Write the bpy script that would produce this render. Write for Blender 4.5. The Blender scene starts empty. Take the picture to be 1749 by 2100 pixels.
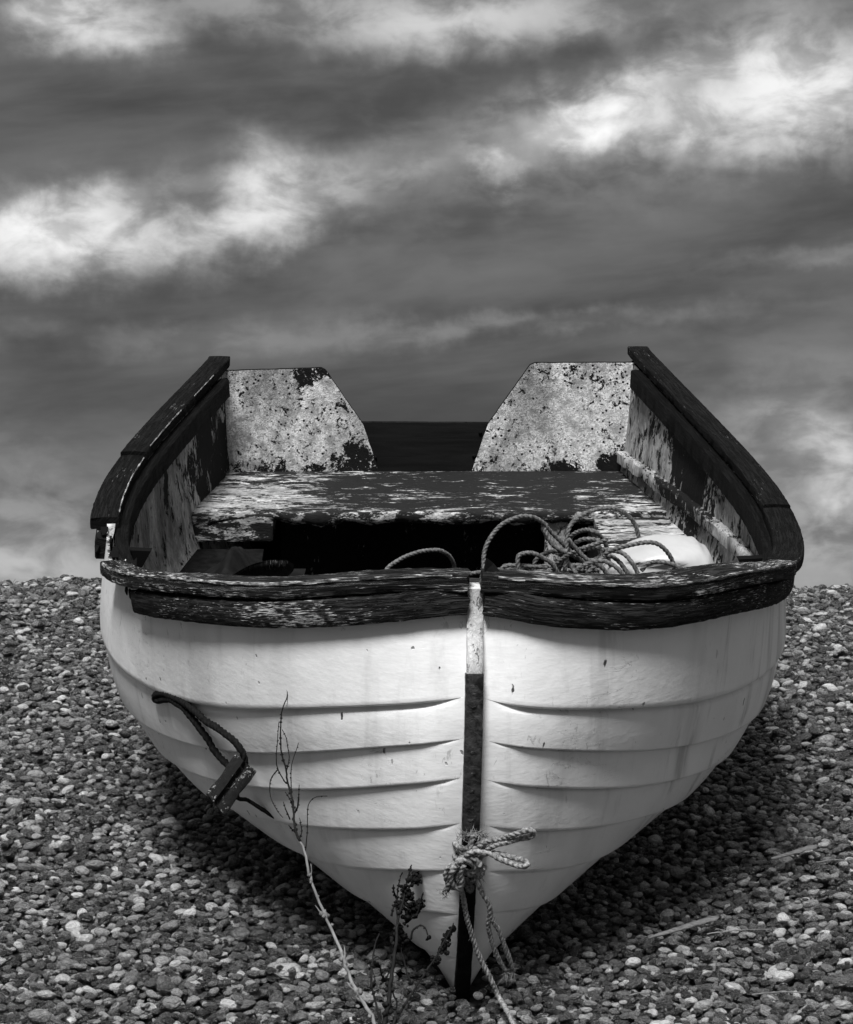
import bpy, bmesh, math, random
import numpy as np
from mathutils import Matrix, Vector, noise as mnoise
random.seed(7); rng = np.random.default_rng(7)
SC = bpy.context.scene
COL = SC.collection

D = {'M2': [[0.999603,-0.027637,0.005431],
[0.028005,0.954635,-0.296458],
[0.003009,0.296493,0.95503]],'O2': [0.08483,4.13578,-0.01393],'half_breadth': [[0.0,0.0985,0.1868,0.2747,0.3593,0.437,0.5083,0.5738,0.6344,0.6896,0.7387,0.7811,0.8157,0.8411,0.8557,0.8586,0.8494,0.8292,0.7981,0.7557,0.7016],
[0.0,0.1061,0.1989,0.2873,0.3706,0.4476,0.5188,0.5851,0.647,0.7037,0.7543,0.7976,0.8322,0.8567,0.8697,0.8702,0.8581,0.8345,0.7997,0.7533,0.6951]],'sheer_height': [[0.9,0.8921,0.8792,0.8632,0.8477,0.8351,0.8221,0.8041,0.778,0.7468,0.7155,0.6889,0.6705,0.6601,0.6562,0.6573,0.6629,0.674,0.6928,0.721,0.7606],
[0.9,0.8982,0.8885,0.8717,0.8523,0.8337,0.8145,0.7916,0.7634,0.7328,0.7044,0.6826,0.6705,0.6662,0.6668,0.6693,0.6718,0.6762,0.6852,0.7018,0.7289]],'V': [[0.0,0.1506,0.3396,0.5347,0.7469,0.8171,0.643],
[0.0,0.1345,0.308,0.5031,0.7132,0.7781,0.615],
[0.0,0.1242,0.2852,0.481,0.6576,0.7046,0.5658],
[0.0,0.1148,0.2629,0.4361,0.5815,0.6051,0.493],
[0.0,0.1035,0.2258,0.3566,0.4713,0.4857,0.3973],
[0.0,0.0847,0.1607,0.2531,0.335,0.3457,0.2816],
[0.0,0.0509,0.081,0.1338,0.1769,0.184,0.1488]],'W': [[0.6801,0.65,0.6012,0.5246,0.4545,0.4341,0.4707],
[0.6046,0.5744,0.5155,0.4261,0.3316,0.2812,0.2773],
[0.5313,0.4977,0.4367,0.3505,0.2508,0.1726,0.1326],
[0.4414,0.4074,0.3547,0.2785,0.1808,0.0966,0.032],
[0.3398,0.3181,0.2676,0.2053,0.121,0.0391,-0.0324],
[0.2359,0.2255,0.1748,0.1225,0.0581,-0.0086,-0.0718],
[0.1277,0.1179,0.0734,0.0315,-0.0097,-0.0533,-0.0971]],'K': [0.0139,-0.0303,-0.0431,-0.065,-0.0832,-0.125,-0.15],'uf': 0.0958,'cu': 0.3585,'kap': -0.018,'painter': [[[0.0624,3.94,0.3169],
[0.0563,3.9489,0.2992],
[0.0628,3.9661,0.2762],
[0.0683,3.9866,0.2526],
[0.074,4.0081,0.2182],
[0.085,4.0302,0.177],
[0.1003,4.0521,0.1334],
[0.12,4.0684,0.0924],
[0.1373,4.0767,0.0548],
[0.1517,4.0046,0.0408],
[0.1634,3.9326,0.0278],
[0.2034,3.8626,0.004],
[0.2234,3.7726,-0.0176],
[0.1834,3.6726,-0.0466]],
[[0.098,3.9506,0.3197],
[0.092,3.962,0.2975],
[0.1007,3.9784,0.2684],
[0.1136,3.9891,0.246],
[0.1181,4.0003,0.2235]],
[[0.0957,3.9414,0.3498],
[0.0996,3.9318,0.3581],
[0.116,3.9228,0.3663],
[0.1323,3.9145,0.3703],
[0.1483,3.9005,0.377],
[0.1662,3.8862,0.3847],
[0.1843,3.8782,0.3906],
[0.1927,3.8822,0.3861],
[0.1909,3.8868,0.3795],
[0.1809,3.8924,0.3754],
[0.1627,3.8996,0.3709],
[0.1444,3.9075,0.3649],
[0.1282,3.9167,0.3598],
[0.1161,3.927,0.3535],
[0.104,3.94,0.3417]],
[[0.0705,3.9295,0.3388],
[0.0829,3.9243,0.3456],
[0.0973,3.9222,0.3458],
[0.1158,3.9186,0.3431],
[0.1323,3.9162,0.3342],
[0.1486,3.9116,0.3286],
[0.1649,3.9052,0.3232],
[0.1789,3.8959,0.3239],
[0.1822,3.9012,0.3278],
[0.1752,3.9053,0.3334],
[0.159,3.9119,0.3367],
[0.1448,3.9193,0.34],
[0.1285,3.9264,0.3422],
[0.1121,3.9328,0.3425],
[0.0978,3.9419,0.3373]],
[[0.0539,3.9316,0.322],
[0.0664,3.9312,0.3303],
[0.0831,3.9385,0.3233],
[0.0896,3.9478,0.3118],
[0.0793,3.9545,0.3047],
[0.0626,3.9546,0.3099],
[0.0552,3.9458,0.3203],
[0.0623,3.937,0.3317],
[0.0789,3.933,0.3342],
[0.0934,3.9321,0.3302],
[0.0976,3.9352,0.3175]],
[[0.0521,3.9481,0.3221],
[0.0396,3.9539,0.3131],
[0.0356,3.9636,0.2973],
[0.0419,3.9753,0.2792],
[0.0524,3.9765,0.2749],
[0.0554,3.9651,0.2868],
[0.0521,3.9504,0.3052],
[0.0457,3.9395,0.3169]],
[[0.0581,3.9318,0.322],
[0.0468,3.9398,0.3086],
[0.0448,3.9495,0.2929],
[0.0522,3.9588,0.2793],
[0.0606,3.9609,0.2759],
[0.0646,3.9526,0.2884],
[0.0624,3.9403,0.3086],
[0.0685,3.9321,0.322]],
[[0.065,3.9734,0.2753],
[0.0712,3.9688,0.2904],
[0.0797,3.9778,0.2809],
[0.0841,3.9856,0.2695],
[0.0778,3.9852,0.2674],
[0.0734,3.9759,0.2812]],
[[0.0419,3.9677,0.2843],
[0.0398,3.9726,0.2754],
[0.0357,3.9763,0.2686],
[0.0336,3.9788,0.2641]],
[[0.0876,3.9503,0.3197],
[0.0833,3.9444,0.337],
[0.0801,3.9389,0.3542],
[0.0831,3.9359,0.3669],
[0.0873,3.9341,0.3775]],
[[0.0915,3.9387,0.3212],
[0.0977,3.9378,0.3316],
[0.0998,3.937,0.342],
[0.0894,3.9369,0.3503],
[0.0812,3.9451,0.3411],
[0.0792,3.9471,0.3284],
[0.0875,3.9496,0.3157],
[0.1,3.9478,0.3118],
[0.1061,3.9414,0.3167]]],'painter_r': [0.005,0.0052,0.0052,0.0052,0.0058,0.0055,0.0055,0.0045,0.0055,0.0058,0.0055],'strand': [[[0.1181,4.0003,0.2235],
[0.1152,4.008,0.2098],
[0.1154,4.0178,0.1937],
[0.1235,4.0401,0.1607],
[0.1325,4.0571,0.1368],
[0.1415,4.0714,0.1174],
[0.1505,4.0825,0.1028]],
[[0.1181,4.0003,0.2235],
[0.1248,4.0114,0.2051],
[0.1335,4.02,0.1912],
[0.1448,4.0408,0.1606],
[0.1516,4.0541,0.1415],
[0.1586,4.0682,0.1222],
[0.1622,4.0789,0.1077]]],'tuft': [[0.0624,3.9362,0.3711],
[0.0706,3.9345,0.3754],
[0.0831,3.9339,0.3775],
[0.0935,3.9352,0.3753],
[0.1039,3.9365,0.3731],
[0.0336,3.9788,0.2641],
[0.1505,4.0825,0.1028],
[0.1622,4.0789,0.1077]],'toggle_loop': [[-0.3894,4.272,0.4724],
[-0.4001,4.2864,0.4806],
[-0.416,4.3065,0.4931],
[-0.4289,4.3172,0.5087],
[-0.4386,4.3203,0.5248],
[-0.4513,4.3288,0.5407],
[-0.4644,4.34,0.5565],
[-0.4807,4.3588,0.572],
[-0.4947,4.3779,0.5852],
[-0.5126,4.4083,0.5933],
[-0.5247,4.4289,0.5995],
[-0.5475,4.478,0.5973],
[-0.5647,4.5179,0.5931],
[-0.5725,4.5308,0.5986],
[-0.5649,4.5088,0.6069],
[-0.543,4.4605,0.6102],
[-0.5241,4.4238,0.6058],
[-0.4998,4.3803,0.5994],
[-0.4795,4.3478,0.5891],
[-0.4599,4.3191,0.5764],
[-0.438,4.2901,0.5616],
[-0.411,4.2527,0.5499],
[-0.3902,4.2278,0.5376],
[-0.3725,4.2101,0.525],
[-0.3604,4.2031,0.5095],
[-0.355,4.2074,0.4887],
[-0.3579,4.2157,0.4767]],'toggle_ends': [[-0.352,4.1998,0.4859],
[-0.4091,4.1798,0.4072]],'toggle_side': [[-0.3669,4.1998,0.495],
[-0.3372,4.1998,0.478]],'toggle_cord': [[-0.352,4.1998,0.4859],
[-0.3698,4.2098,0.4226],
[-0.3569,4.3031,0.4049],
[-0.3331,4.298,0.3903],
[-0.3094,4.2935,0.3768],
[-0.2894,4.29,0.3662]],'coil': [[[0.0747,1.0,0.6001],
[0.0706,1.015,0.6234],
[0.0737,1.03,0.6547],
[0.0875,1.045,0.6821],
[0.1148,1.06,0.7096],
[0.1535,1.07,0.7247],
[0.185,1.08,0.7219],
[0.2091,1.09,0.7072],
[0.2297,1.1,0.6825],
[0.2539,1.105,0.657],
[0.2782,1.11,0.6314],
[0.3105,1.115,0.6017],
[0.3349,1.12,0.5799]],
[[0.2612,1.08,0.5757],
[0.2689,1.0909,0.6208],
[0.269,1.1018,0.6619],
[0.2771,1.1127,0.691],
[0.3013,1.1273,0.711],
[0.3421,1.1491,0.7212],
[0.3837,1.1709,0.7174],
[0.4182,1.1927,0.6974],
[0.4401,1.2036,0.67],
[0.4518,1.2091,0.6316],
[0.4514,1.2145,0.6013],
[0.4417,1.22,0.5501]],
[[0.252,1.15,0.5631],
[0.2719,1.125,0.6272],
[0.2802,1.1,0.6704],
[0.3044,1.075,0.6912],
[0.3248,1.05,0.6961],
[0.3458,1.0625,0.6767],
[0.3594,1.075,0.6492],
[0.3655,1.0875,0.6175],
[0.3835,1.1,0.5775]],
[[0.1521,1.02,0.6019],
[0.15,1.0267,0.6396],
[0.1637,1.0333,0.6476],
[0.1872,1.04,0.6456],
[0.2148,1.0467,0.6297],
[0.2349,1.0533,0.6118],
[0.2515,1.06,0.5817]],
[[0.2318,1.1,0.5779],
[0.245,1.08,0.608],
[0.2658,1.06,0.6337],
[0.2941,1.04,0.6553],
[0.3162,1.0333,0.6651],
[0.3419,1.0267,0.6768],
[0.3525,1.02,0.6845]],
[[0.3436,1.0,0.6508],
[0.3578,0.9943,0.6642],
[0.3872,0.9886,0.6756],
[0.4316,0.9829,0.6869],
[0.462,0.9829,0.6848],
[0.4861,0.9886,0.6655],
[0.5031,0.9943,0.6362],
[0.5091,1.0,0.5989]],
[[0.3501,1.06,0.6495],
[0.3637,1.045,0.6517],
[0.3928,1.03,0.648],
[0.4146,1.015,0.6265],
[0.4289,1.0,0.5991]],
[[0.4255,0.95,0.6297],
[0.44,0.95,0.6473],
[0.4663,0.95,0.6511],
[0.5005,0.95,0.6432],
[0.516,0.95,0.6334],
[0.5356,0.95,0.6137]],
[[0.2609,0.98,0.6959],
[0.277,0.985,0.6749],
[0.3047,0.99,0.6459],
[0.336,0.995,0.6285],
[0.3602,1.0,0.5993]],
[[0.1946,1.12,0.5721],
[0.1981,1.1229,0.6037],
[0.2175,1.1257,0.619],
[0.2449,1.1286,0.6262],
[0.2726,1.1314,0.6213],
[0.3045,1.1343,0.6042],
[0.3362,1.1371,0.6013],
[0.3596,1.14,0.6146]],
[[0.107,1.03,0.5911],
[0.1185,1.035,0.6154],
[0.1494,1.04,0.6167],
[0.1843,1.045,0.6135],
[0.2193,1.05,0.6088]],
[[0.2929,1.1,0.6262],
[0.3071,1.09,0.6391],
[0.3291,1.08,0.6479],
[0.3474,1.07,0.6467],
[0.3505,1.06,0.6335],
[0.3344,1.05,0.6205],
[0.3029,1.04,0.6115]],
[[0.2924,1.14,0.6431],
[0.311,1.1333,0.653],
[0.3337,1.1267,0.6548],
[0.3565,1.12,0.6486]],
[[0.2804,0.97,0.6281],
[0.31,0.9675,0.6445],
[0.3399,0.965,0.6491],
[0.3702,0.9625,0.634],
[0.3895,0.96,0.6111]],
[[0.3088,1.02,0.6014],
[0.3417,1.015,0.6385],
[0.36,1.01,0.6479],
[0.3827,1.005,0.6334],
[0.4019,1.0,0.6071]],
[[0.2196,1.1,0.7025],
[0.2137,1.095,0.6919],
[0.2253,1.09,0.6693],
[0.2407,1.085,0.6507],
[0.2676,1.08,0.636]],
[[0.238,1.16,0.6173],
[0.2579,1.14,0.6148],
[0.2759,1.12,0.6003],
[0.294,1.1,0.5778]]],'stray': [[[-0.1641,1.0,0.5962],
[-0.1497,1.015,0.6178],
[-0.1316,1.03,0.6283],
[-0.1063,1.045,0.6381],
[-0.07,1.06,0.6457],
[-0.0334,1.075,0.6443],
[-0.0147,1.09,0.6332],
[-0.0031,1.105,0.6195],
[0.0049,1.12,0.6018],
[0.0086,1.135,0.5822],
[0.0066,1.15,0.5432]]],'stalk': [[-0.0759,3.84,0.0285],
[-0.0919,3.8568,0.0489],
[-0.108,3.8736,0.0736],
[-0.1243,3.8904,0.0992],
[-0.1381,3.9072,0.1223],
[-0.1494,3.924,0.1484],
[-0.1554,3.9408,0.1641],
[-0.1722,3.9576,0.1986],
[-0.1864,3.9744,0.2254],
[-0.2059,3.9856,0.2667],
[-0.2145,3.994,0.2898],
[-0.2246,4.0024,0.3292],
[-0.2346,4.0108,0.3552],
[-0.2447,4.0192,0.376],
[-0.248,4.0276,0.405],
[-0.25,4.036,0.426],
[-0.2574,4.0444,0.4498],
[-0.2633,4.05,0.4712],
[-0.2624,4.05,0.4829],
[-0.2724,4.05,0.5135],
[-0.2747,4.05,0.5442],
[-0.2737,4.05,0.5815],
[-0.2726,4.05,0.5925],
[-0.2661,4.05,0.6123],
[-0.2617,4.05,0.6255],
[-0.2644,4.05,0.654]],'stalk_tw': [[[-0.2635,4.05,0.4588],
[-0.2721,4.0467,0.4722],
[-0.2796,4.0433,0.4878],
[-0.2816,4.04,0.5055],
[-0.2793,4.0367,0.5407],
[-0.278,4.0333,0.5584],
[-0.2761,4.03,0.5761]],
[[-0.2624,4.05,0.4851],
[-0.2596,4.056,0.4978],
[-0.2589,4.062,0.5083],
[-0.2626,4.068,0.5299],
[-0.2653,4.074,0.5427],
[-0.2735,4.08,0.5583]],
[[-0.2524,4.05,0.4216],
[-0.2533,4.046,0.4438],
[-0.2542,4.042,0.4704],
[-0.2529,4.038,0.4947],
[-0.245,4.034,0.519],
[-0.2394,4.03,0.5368]],
[[-0.2468,4.05,0.4041],
[-0.2407,4.0567,0.4187],
[-0.2405,4.0633,0.4379],
[-0.2404,4.07,0.4549]],
[[-0.249,4.05,0.4084],
[-0.2565,4.045,0.4308],
[-0.265,4.04,0.4443]],
[[-0.28,4.05,0.4851],
[-0.2894,4.0429,0.4725],
[-0.2932,4.0357,0.46],
[-0.2927,4.0286,0.4453],
[-0.2888,4.0214,0.4307],
[-0.2828,4.0143,0.4206],
[-0.2758,4.0071,0.4104],
[-0.2666,4.0,0.4003]],
[[-0.2272,4.05,0.3318],
[-0.2244,4.0467,0.3567],
[-0.2229,4.0433,0.3898],
[-0.2228,4.04,0.4119],
[-0.2185,4.0367,0.4259],
[-0.206,4.0333,0.4357],
[-0.1853,4.03,0.4374]],
[[-0.2466,4.05,0.3673],
[-0.2577,4.03,0.383]],
[[-0.212,4.05,0.2826],
[-0.2116,4.04,0.303],
[-0.2165,4.03,0.3151]],
[[-0.2383,4.05,0.3536],
[-0.2336,4.04,0.3711],
[-0.2372,4.03,0.3966]],
[[-0.248,4.05,0.4028],
[-0.242,4.04,0.4174],
[-0.2387,4.03,0.4428]],
[[-0.2562,4.05,0.3918],
[-0.2639,4.04,0.4119],
[-0.2674,4.03,0.4265]]],'dock': [[[-0.0797,3.9,0.0164],
[-0.0776,3.9218,0.0362],
[-0.07,3.9436,0.0658],
[-0.0651,3.9655,0.1096],
[-0.0587,3.9855,0.1489],
[-0.0549,4.0018,0.1865],
[-0.0538,4.0182,0.211],
[-0.0417,4.0345,0.2493],
[-0.0363,4.0418,0.281],
[-0.0281,4.0445,0.3079],
[-0.0213,4.0473,0.3403],
[-0.0194,4.05,0.355]],
[[-0.0797,3.9,0.0243],
[-0.0841,3.9167,0.0372],
[-0.0938,3.9333,0.0782],
[-0.1009,3.95,0.107],
[-0.0987,3.9667,0.1413],
[-0.0951,3.9833,0.1679],
[-0.0874,4.0,0.1868]],
[[-0.0666,3.9,0.0243],
[-0.059,3.92,0.0366],
[-0.0407,3.94,0.0638],
[-0.0168,3.96,0.0999],
[0.0047,3.98,0.1284],
[0.0209,3.985,0.1516],
[0.0317,3.99,0.1722],
[0.0425,3.995,0.1902],
[0.0507,4.0,0.2056]],
[[-0.0542,4.05,0.2063],
[-0.0557,4.0575,0.2243],
[-0.0544,4.065,0.2561],
[-0.049,4.0725,0.2825],
[-0.045,4.08,0.2898]],
[[-0.0279,4.02,0.0893],
[-0.0416,4.03,0.1281],
[-0.0472,4.04,0.1535],
[-0.0542,4.05,0.1927]],
[[-0.0294,4.04,0.1698],
[-0.028,4.0367,0.1785],
[-0.0239,4.0333,0.1898],
[-0.0116,4.03,0.1971],
[-0.0035,4.0267,0.1935],
[0.002,4.0233,0.1832],
[0.0047,4.02,0.1743]],
[[-0.0665,4.05,0.084],
[-0.0608,4.0375,0.0645],
[-0.0551,4.025,0.056],
[-0.0577,4.0125,0.0449],
[-0.071,4.0,0.0526]],
[[-0.0419,4.05,0.1982],
[-0.0281,4.0375,0.2082],
[-0.0144,4.025,0.2262],
[-0.0089,4.0125,0.2496],
[-0.0061,4.0,0.2621]],
[[-0.0282,4.05,0.2663],
[-0.0199,4.05,0.2854],
[-0.0131,4.05,0.2963]],
[[-0.0556,4.05,0.2445],
[-0.0609,4.04,0.2594],
[-0.0622,4.03,0.273]],
[[-0.0665,4.05,0.2118],
[-0.0611,4.055,0.2302],
[-0.0571,4.06,0.2404]],
[[-0.061,4.05,0.1329],
[-0.0769,4.025,0.0992],
[-0.09,4.0,0.1358]]],'seed': [[[-0.0226,4.04,0.2812],0.0097,26],
[[-0.0185,4.04,0.2839],0.0057,10],
[[-0.0404,4.04,0.2594],0.0097,26],
[[-0.0349,4.04,0.2513],0.0069,14],
[[-0.0472,4.04,0.235],0.0097,22],
[[-0.0226,4.04,0.2255],0.0114,34],
[[-0.0117,4.04,0.2363],0.0074,18],
[[-0.0336,4.04,0.2132],0.0086,18],
[[0.0362,4.04,0.1644],0.0069,16],
[[0.0321,4.04,0.1508],0.0069,16],
[[0.0403,4.04,0.1779],0.0046,9],
[[0.049,4.04,0.1902],0.0037,8],
[[0.0157,4.04,0.1318],0.0069,16],
[[-0.0527,4.04,0.1861],0.0074,12],
[[-0.0472,4.04,0.1671],0.0103,18],
[[-0.0513,4.04,0.1942],0.0057,10],
[[0.0047,4.04,0.1739],0.0023,4]],'flot': [[[0.7697,4.8191,0.2266],
[0.8849,4.9013,0.2463]],
[[0.4491,4.3762,0.1203],
[0.6043,4.486,0.1467]],
[[0.5702,4.3961,0.1251],
[0.7052,4.4213,0.1311]],
[[0.8661,4.7987,0.2217],
[0.951,4.8131,0.2251]],
[[0.6172,4.1067,0.0556],
[0.7224,4.1154,0.0577]],
[[0.3835,4.1023,0.0546],
[0.4214,4.111,0.0566]]],'grass': [[-1.4715,7.6,0.8378],
[1.3213,7.6,0.8378],
[1.3697,7.6,0.8412]],'sky': [[-9.321,15.373,1.302,0.586,-0.262,0.55],
[-7.902,14.814,0.651,0.326,0.0,0.2],
[0.072,15.136,2.214,0.495,0.0,0.3],
[-3.346,15.667,5.469,0.521,0.0,0.16],
[3.621,15.539,1.953,0.521,0.0,0.15],
[3.744,12.483,1.367,0.417,0.14,0.6],
[5.051,12.902,1.237,0.391,0.489,0.5],
[7.127,12.541,1.823,0.417,-0.035,0.42],
[8.807,13.424,0.912,0.912,0.698,0.5],
[10.594,13.232,1.302,0.781,0.175,0.6],
[9.968,14.612,1.693,0.781,0.0,0.16],
[2.171,11.489,0.443,0.26,0.349,0.42],
[7.124,11.977,4.297,0.912,0.087,0.07],
[10.716,12.608,2.604,0.781,0.14,0.12],
[-0.19,11.433,0.651,0.234,0.175,0.08],
[6.616,13.989,0.781,0.521,0.0,0.2],
[3.615,13.427,1.042,0.326,0.262,0.07],
[-4.379,11.147,0.677,0.651,0.873,0.42],
[-3.985,10.262,1.563,0.521,0.436,0.36],
[-5.805,9.853,1.563,0.391,0.314,0.28],
[-9.031,10.54,1.172,0.365,0.262,0.35],
[-9.792,9.761,2.214,0.417,0.052,0.75],
[-11.306,9.085,1.563,0.495,0.0,0.4],
[-8.772,10.042,4.297,1.042,0.175,0.05],
[-3.334,10.779,1.953,0.781,0.175,0.07],
[2.947,7.449,4.427,0.208,0.052,0.06],
[-6.181,7.03,6.511,0.391,0.035,0.05],
[10.688,9.104,2.604,0.208,0.087,0.06],
[-10.505,3.506,2.083,0.781,0.0,0.05],
[-10.616,1.457,3.125,1.042,-0.175,0.17],
[-10.86,0.561,3.386,0.651,0.0,0.12],
[10.648,4.016,1.172,0.391,-0.349,0.33],
[11.255,2.858,0.781,0.391,-0.349,0.35],
[10.627,1.329,3.125,1.432,0.0,0.17],
[10.02,4.536,3.125,1.563,0.0,0.1],
[0.332,1.092,19.533,1.432,0.0,0.03],
[-3.602,13.302,2.604,0.781,0.0,0.01],
[1.647,11.682,3.907,2.083,0.349,0.03]]}


# ------------------------------------------------------------------ camera
cam = bpy.data.cameras.new('camera'); camo = bpy.data.objects.new('camera', cam); COL.objects.link(camo)
camo.location = (0, 0, 0.80); camo.rotation_euler = (math.radians(90 + 2.4), 0, 0)
cam.sensor_fit = 'HORIZONTAL'; cam.sensor_width = 36.0; cam.lens = 36 * 4400 / 1749
cam.clip_start = 0.05; cam.clip_end = 9000
SC.camera = camo

# ------------------------------------------------------------------ node helper
class N:
    def __init__(s, tree): s.t = tree; s.t.nodes.clear()
    def n(s, typ, **kw):
        d = s.t.nodes.new(typ)
        for k, v in kw.items(): setattr(d, k, v)
        return d
    def put(s, sock, val):
        if val is None: return
        if isinstance(val, bpy.types.NodeSocket): s.t.links.new(val, sock)
        else:
            try: sock.default_value = val
            except Exception:
                sock.default_value = (val, val, val, 1) if len(sock.default_value) == 4 else (val, val, val)
    def m(s, op, a, b=None, c=None, clamp=False):
        d = s.n('ShaderNodeMath', operation=op, use_clamp=clamp)
        for i, x in enumerate((a, b, c)): s.put(d.inputs[i], x)
        return d.outputs[0]
    def vm(s, op, a, b=None):
        d = s.n('ShaderNodeVectorMath', operation=op)
        s.put(d.inputs[0], a)
        if b is not None: s.put(d.inputs[1], b)
        return d.outputs['Value'] if op in ('LENGTH', 'DOT_PRODUCT', 'DISTANCE') else d.outputs[0]
    def noise(s, vec, scale, detail=4, rough=.55, dist=0.0, lac=2.0):
        d = s.n('ShaderNodeTexNoise'); s.put(d.inputs['Vector'], vec)
        d.inputs['Scale'].default_value = scale; d.inputs['Detail'].default_value = detail
        d.inputs['Roughness'].default_value = rough; d.inputs['Distortion'].default_value = dist
        d.inputs['Lacunarity'].default_value = lac
        return d.outputs['Fac']
    def vor(s, vec, scale, feature='F1', rnd=1.0, out='Distance'):
        d = s.n('ShaderNodeTexVoronoi', feature=feature); s.put(d.inputs['Vector'], vec)
        d.inputs['Scale'].default_value = scale; d.inputs['Randomness'].default_value = rnd
        return d.outputs[out]
    def step(s, x, lo, hi, a=0.0, b=1.0):
        d = s.n('ShaderNodeMapRange', interpolation_type='SMOOTHSTEP'); s.put(d.inputs[0], x)
        for i, v in enumerate((lo, hi, a, b)): s.put(d.inputs[i + 1], v)
        return d.outputs[0]
    def mix(s, f, a, b):
        d = s.n('ShaderNodeMix', data_type='FLOAT'); s.put(d.inputs[0], f); s.put(d.inputs[2], a); s.put(d.inputs[3], b)
        return d.outputs[0]
    def scl(s, vec, v): return s.vm('MULTIPLY', vec, v)

# ------------------------------------------------------------------ world: overcast evening sky with breaks
W = bpy.data.worlds.new('World'); SC.world = W; W.use_nodes = True
n = N(W.node_tree)
SUN_EL, SUN_AZ = math.radians(52), math.radians(-12)      # azimuth measured from behind the camera, negative = from the left
sun_dir = Vector((math.cos(SUN_EL) * math.sin(SUN_AZ), -math.cos(SUN_EL) * math.cos(SUN_AZ), math.sin(SUN_EL)))
tc = n.n('ShaderNodeTexCoord').outputs['Generated']
sx = n.n('ShaderNodeSeparateXYZ'); n.put(sx.inputs[0], n.vm('NORMALIZE', tc))
az = n.m('MULTIPLY', n.m('ARCTAN2', sx.outputs[0], sx.outputs[1]), 57.29578)
el = n.m('MULTIPLY', n.m('ARCSINE', sx.outputs[2]), 57.29578)
def comb(a, b, c=0.0):
    d = n.n('ShaderNodeCombineXYZ'); n.put(d.inputs[0], a); n.put(d.inputs[1], b); n.put(d.inputs[2], c); return d.outputs[0]
base_v = comb(n.m('MULTIPLY', az, .55), n.m('SUBTRACT', el, n.m('MULTIPLY', az, .08)), 3.7)
w1 = n.m('SUBTRACT', n.noise(base_v, .35, 5, .5), .5)
w2 = n.m('SUBTRACT', n.noise(n.vm('ADD', base_v, (31, 17, 5)), .35, 5, .5), .5)
iso_v = comb(az, el, 2.2)
w3 = n.m('SUBTRACT', n.noise(n.vm('ADD', iso_v, (7, 57, 5)), 1.1, 7, .57), .5)
w4 = n.m('SUBTRACT', n.noise(n.vm('ADD', iso_v, (71, 7, 9)), 1.1, 7, .57), .5)
azw = n.m('ADD', n.m('ADD', az, n.m('MULTIPLY', w1, 2.8)), n.m('MULTIPLY', w3, 1.5))
elw = n.m('ADD', n.m('ADD', el, n.m('MULTIPLY', w2, 1.5)), n.m('MULTIPLY', w4, 1.0))
tot = None
for a0, e0, sa, se, rot, amp in D['sky']:
    dx = n.m('SUBTRACT', azw, a0); dy = n.m('SUBTRACT', elw, e0)
    c, s_ = math.cos(rot), math.sin(rot)
    xr = n.m('MULTIPLY', n.m('ADD', n.m('MULTIPLY', dx, c), n.m('MULTIPLY', dy, s_)), 1 / sa)
    yr = n.m('MULTIPLY', n.m('SUBTRACT', n.m('MULTIPLY', dy, c), n.m('MULTIPLY', dx, s_)), 1 / se)
    r2 = n.m('ADD', n.m('MULTIPLY', xr, xr), n.m('MULTIPLY', yr, yr))
    g = n.m('MULTIPLY', n.m('EXPONENT', n.m('MULTIPLY', r2, -.62)), amp)
    tot = g if tot is None else n.m('ADD', tot, g)
# cloud texture inside the bright breaks and soft undulation of the grey deck
fine = n.noise(comb(n.m('MULTIPLY', az, .7), n.m('MULTIPLY', el, 1.25), 9.1), .8, 7, .54, .3)
tot = n.m('MULTIPLY', tot, n.step(fine, .34, .64, .38, 1.12))
deck = n.noise(comb(n.m('MULTIPLY', az, .22), n.m('SUBTRACT', el, n.m('MULTIPLY', az, .1)), 1.3), .55, 5, .52, .2)
deckv = n.step(deck, .3, .72, .046, .112)
tot = n.m('MULTIPLY', n.m('SUBTRACT', 1, n.m('EXPONENT', n.m('MULTIPLY', tot, -1.5))), .90)
# the same kind of breaks go on all over the sky outside the picture
far = n.noise(comb(n.m('MULTIPLY', az, .35), el, 22.0), .16, 6, .55, .4)
off = n.step(n.m('ABSOLUTE', az), 11, 20, 0, 1); up_ = n.step(el, 16.5, 24, 0, 1)
brk = n.m('MULTIPLY', n.step(far, .54, .74, 0, .55), n.m('MAXIMUM', off, up_))
val = n.m('ADD', n.m('ADD', deckv, tot), brk)
val = n.m('MULTIPLY', val, n.step(el, 14, 70, 1.0, 4.2))       # an overcast sky is brightest overhead
sky = n.n('ShaderNodeTexSky', sky_type='NISHITA', sun_disc=False, sun_elevation=SUN_EL, sun_rotation=math.atan2(sun_dir.x, sun_dir.y))
bw = n.n('ShaderNodeRGBToBW'); n.put(bw.inputs[0], sky.outputs[0])
val = n.m('MAXIMUM', n.m('ADD', val, n.m('MULTIPLY', bw.outputs[0], .002)), 0)
bg = n.n('ShaderNodeBackground'); n.put(bg.inputs[0], comb(val, val, val)); bg.inputs[1].default_value = 1.0
o = n.n('ShaderNodeOutputWorld'); n.put(o.inputs[0], bg.outputs[0])

sun = bpy.data.lights.new('sun', 'SUN'); sun.energy = 4.3; sun.angle = math.radians(18); sun.color = (1, 1, 1)
so = bpy.data.objects.new('sun', sun); COL.objects.link(so); so.location = (-4, -4, 8)
so.rotation_euler = (-sun_dir).to_track_quat('-Z', 'Y').to_euler()
SC.view_settings.view_transform = 'Standard'; SC.view_settings.look = 'None'
SC.view_settings.exposure = 0.28; SC.view_settings.gamma = 1.0; SC.view_settings.use_curve_mapping = False
SC.cycles.use_denoising = True; SC.cycles.max_bounces = 6; SC.cycles.diffuse_bounces = 3

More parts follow.
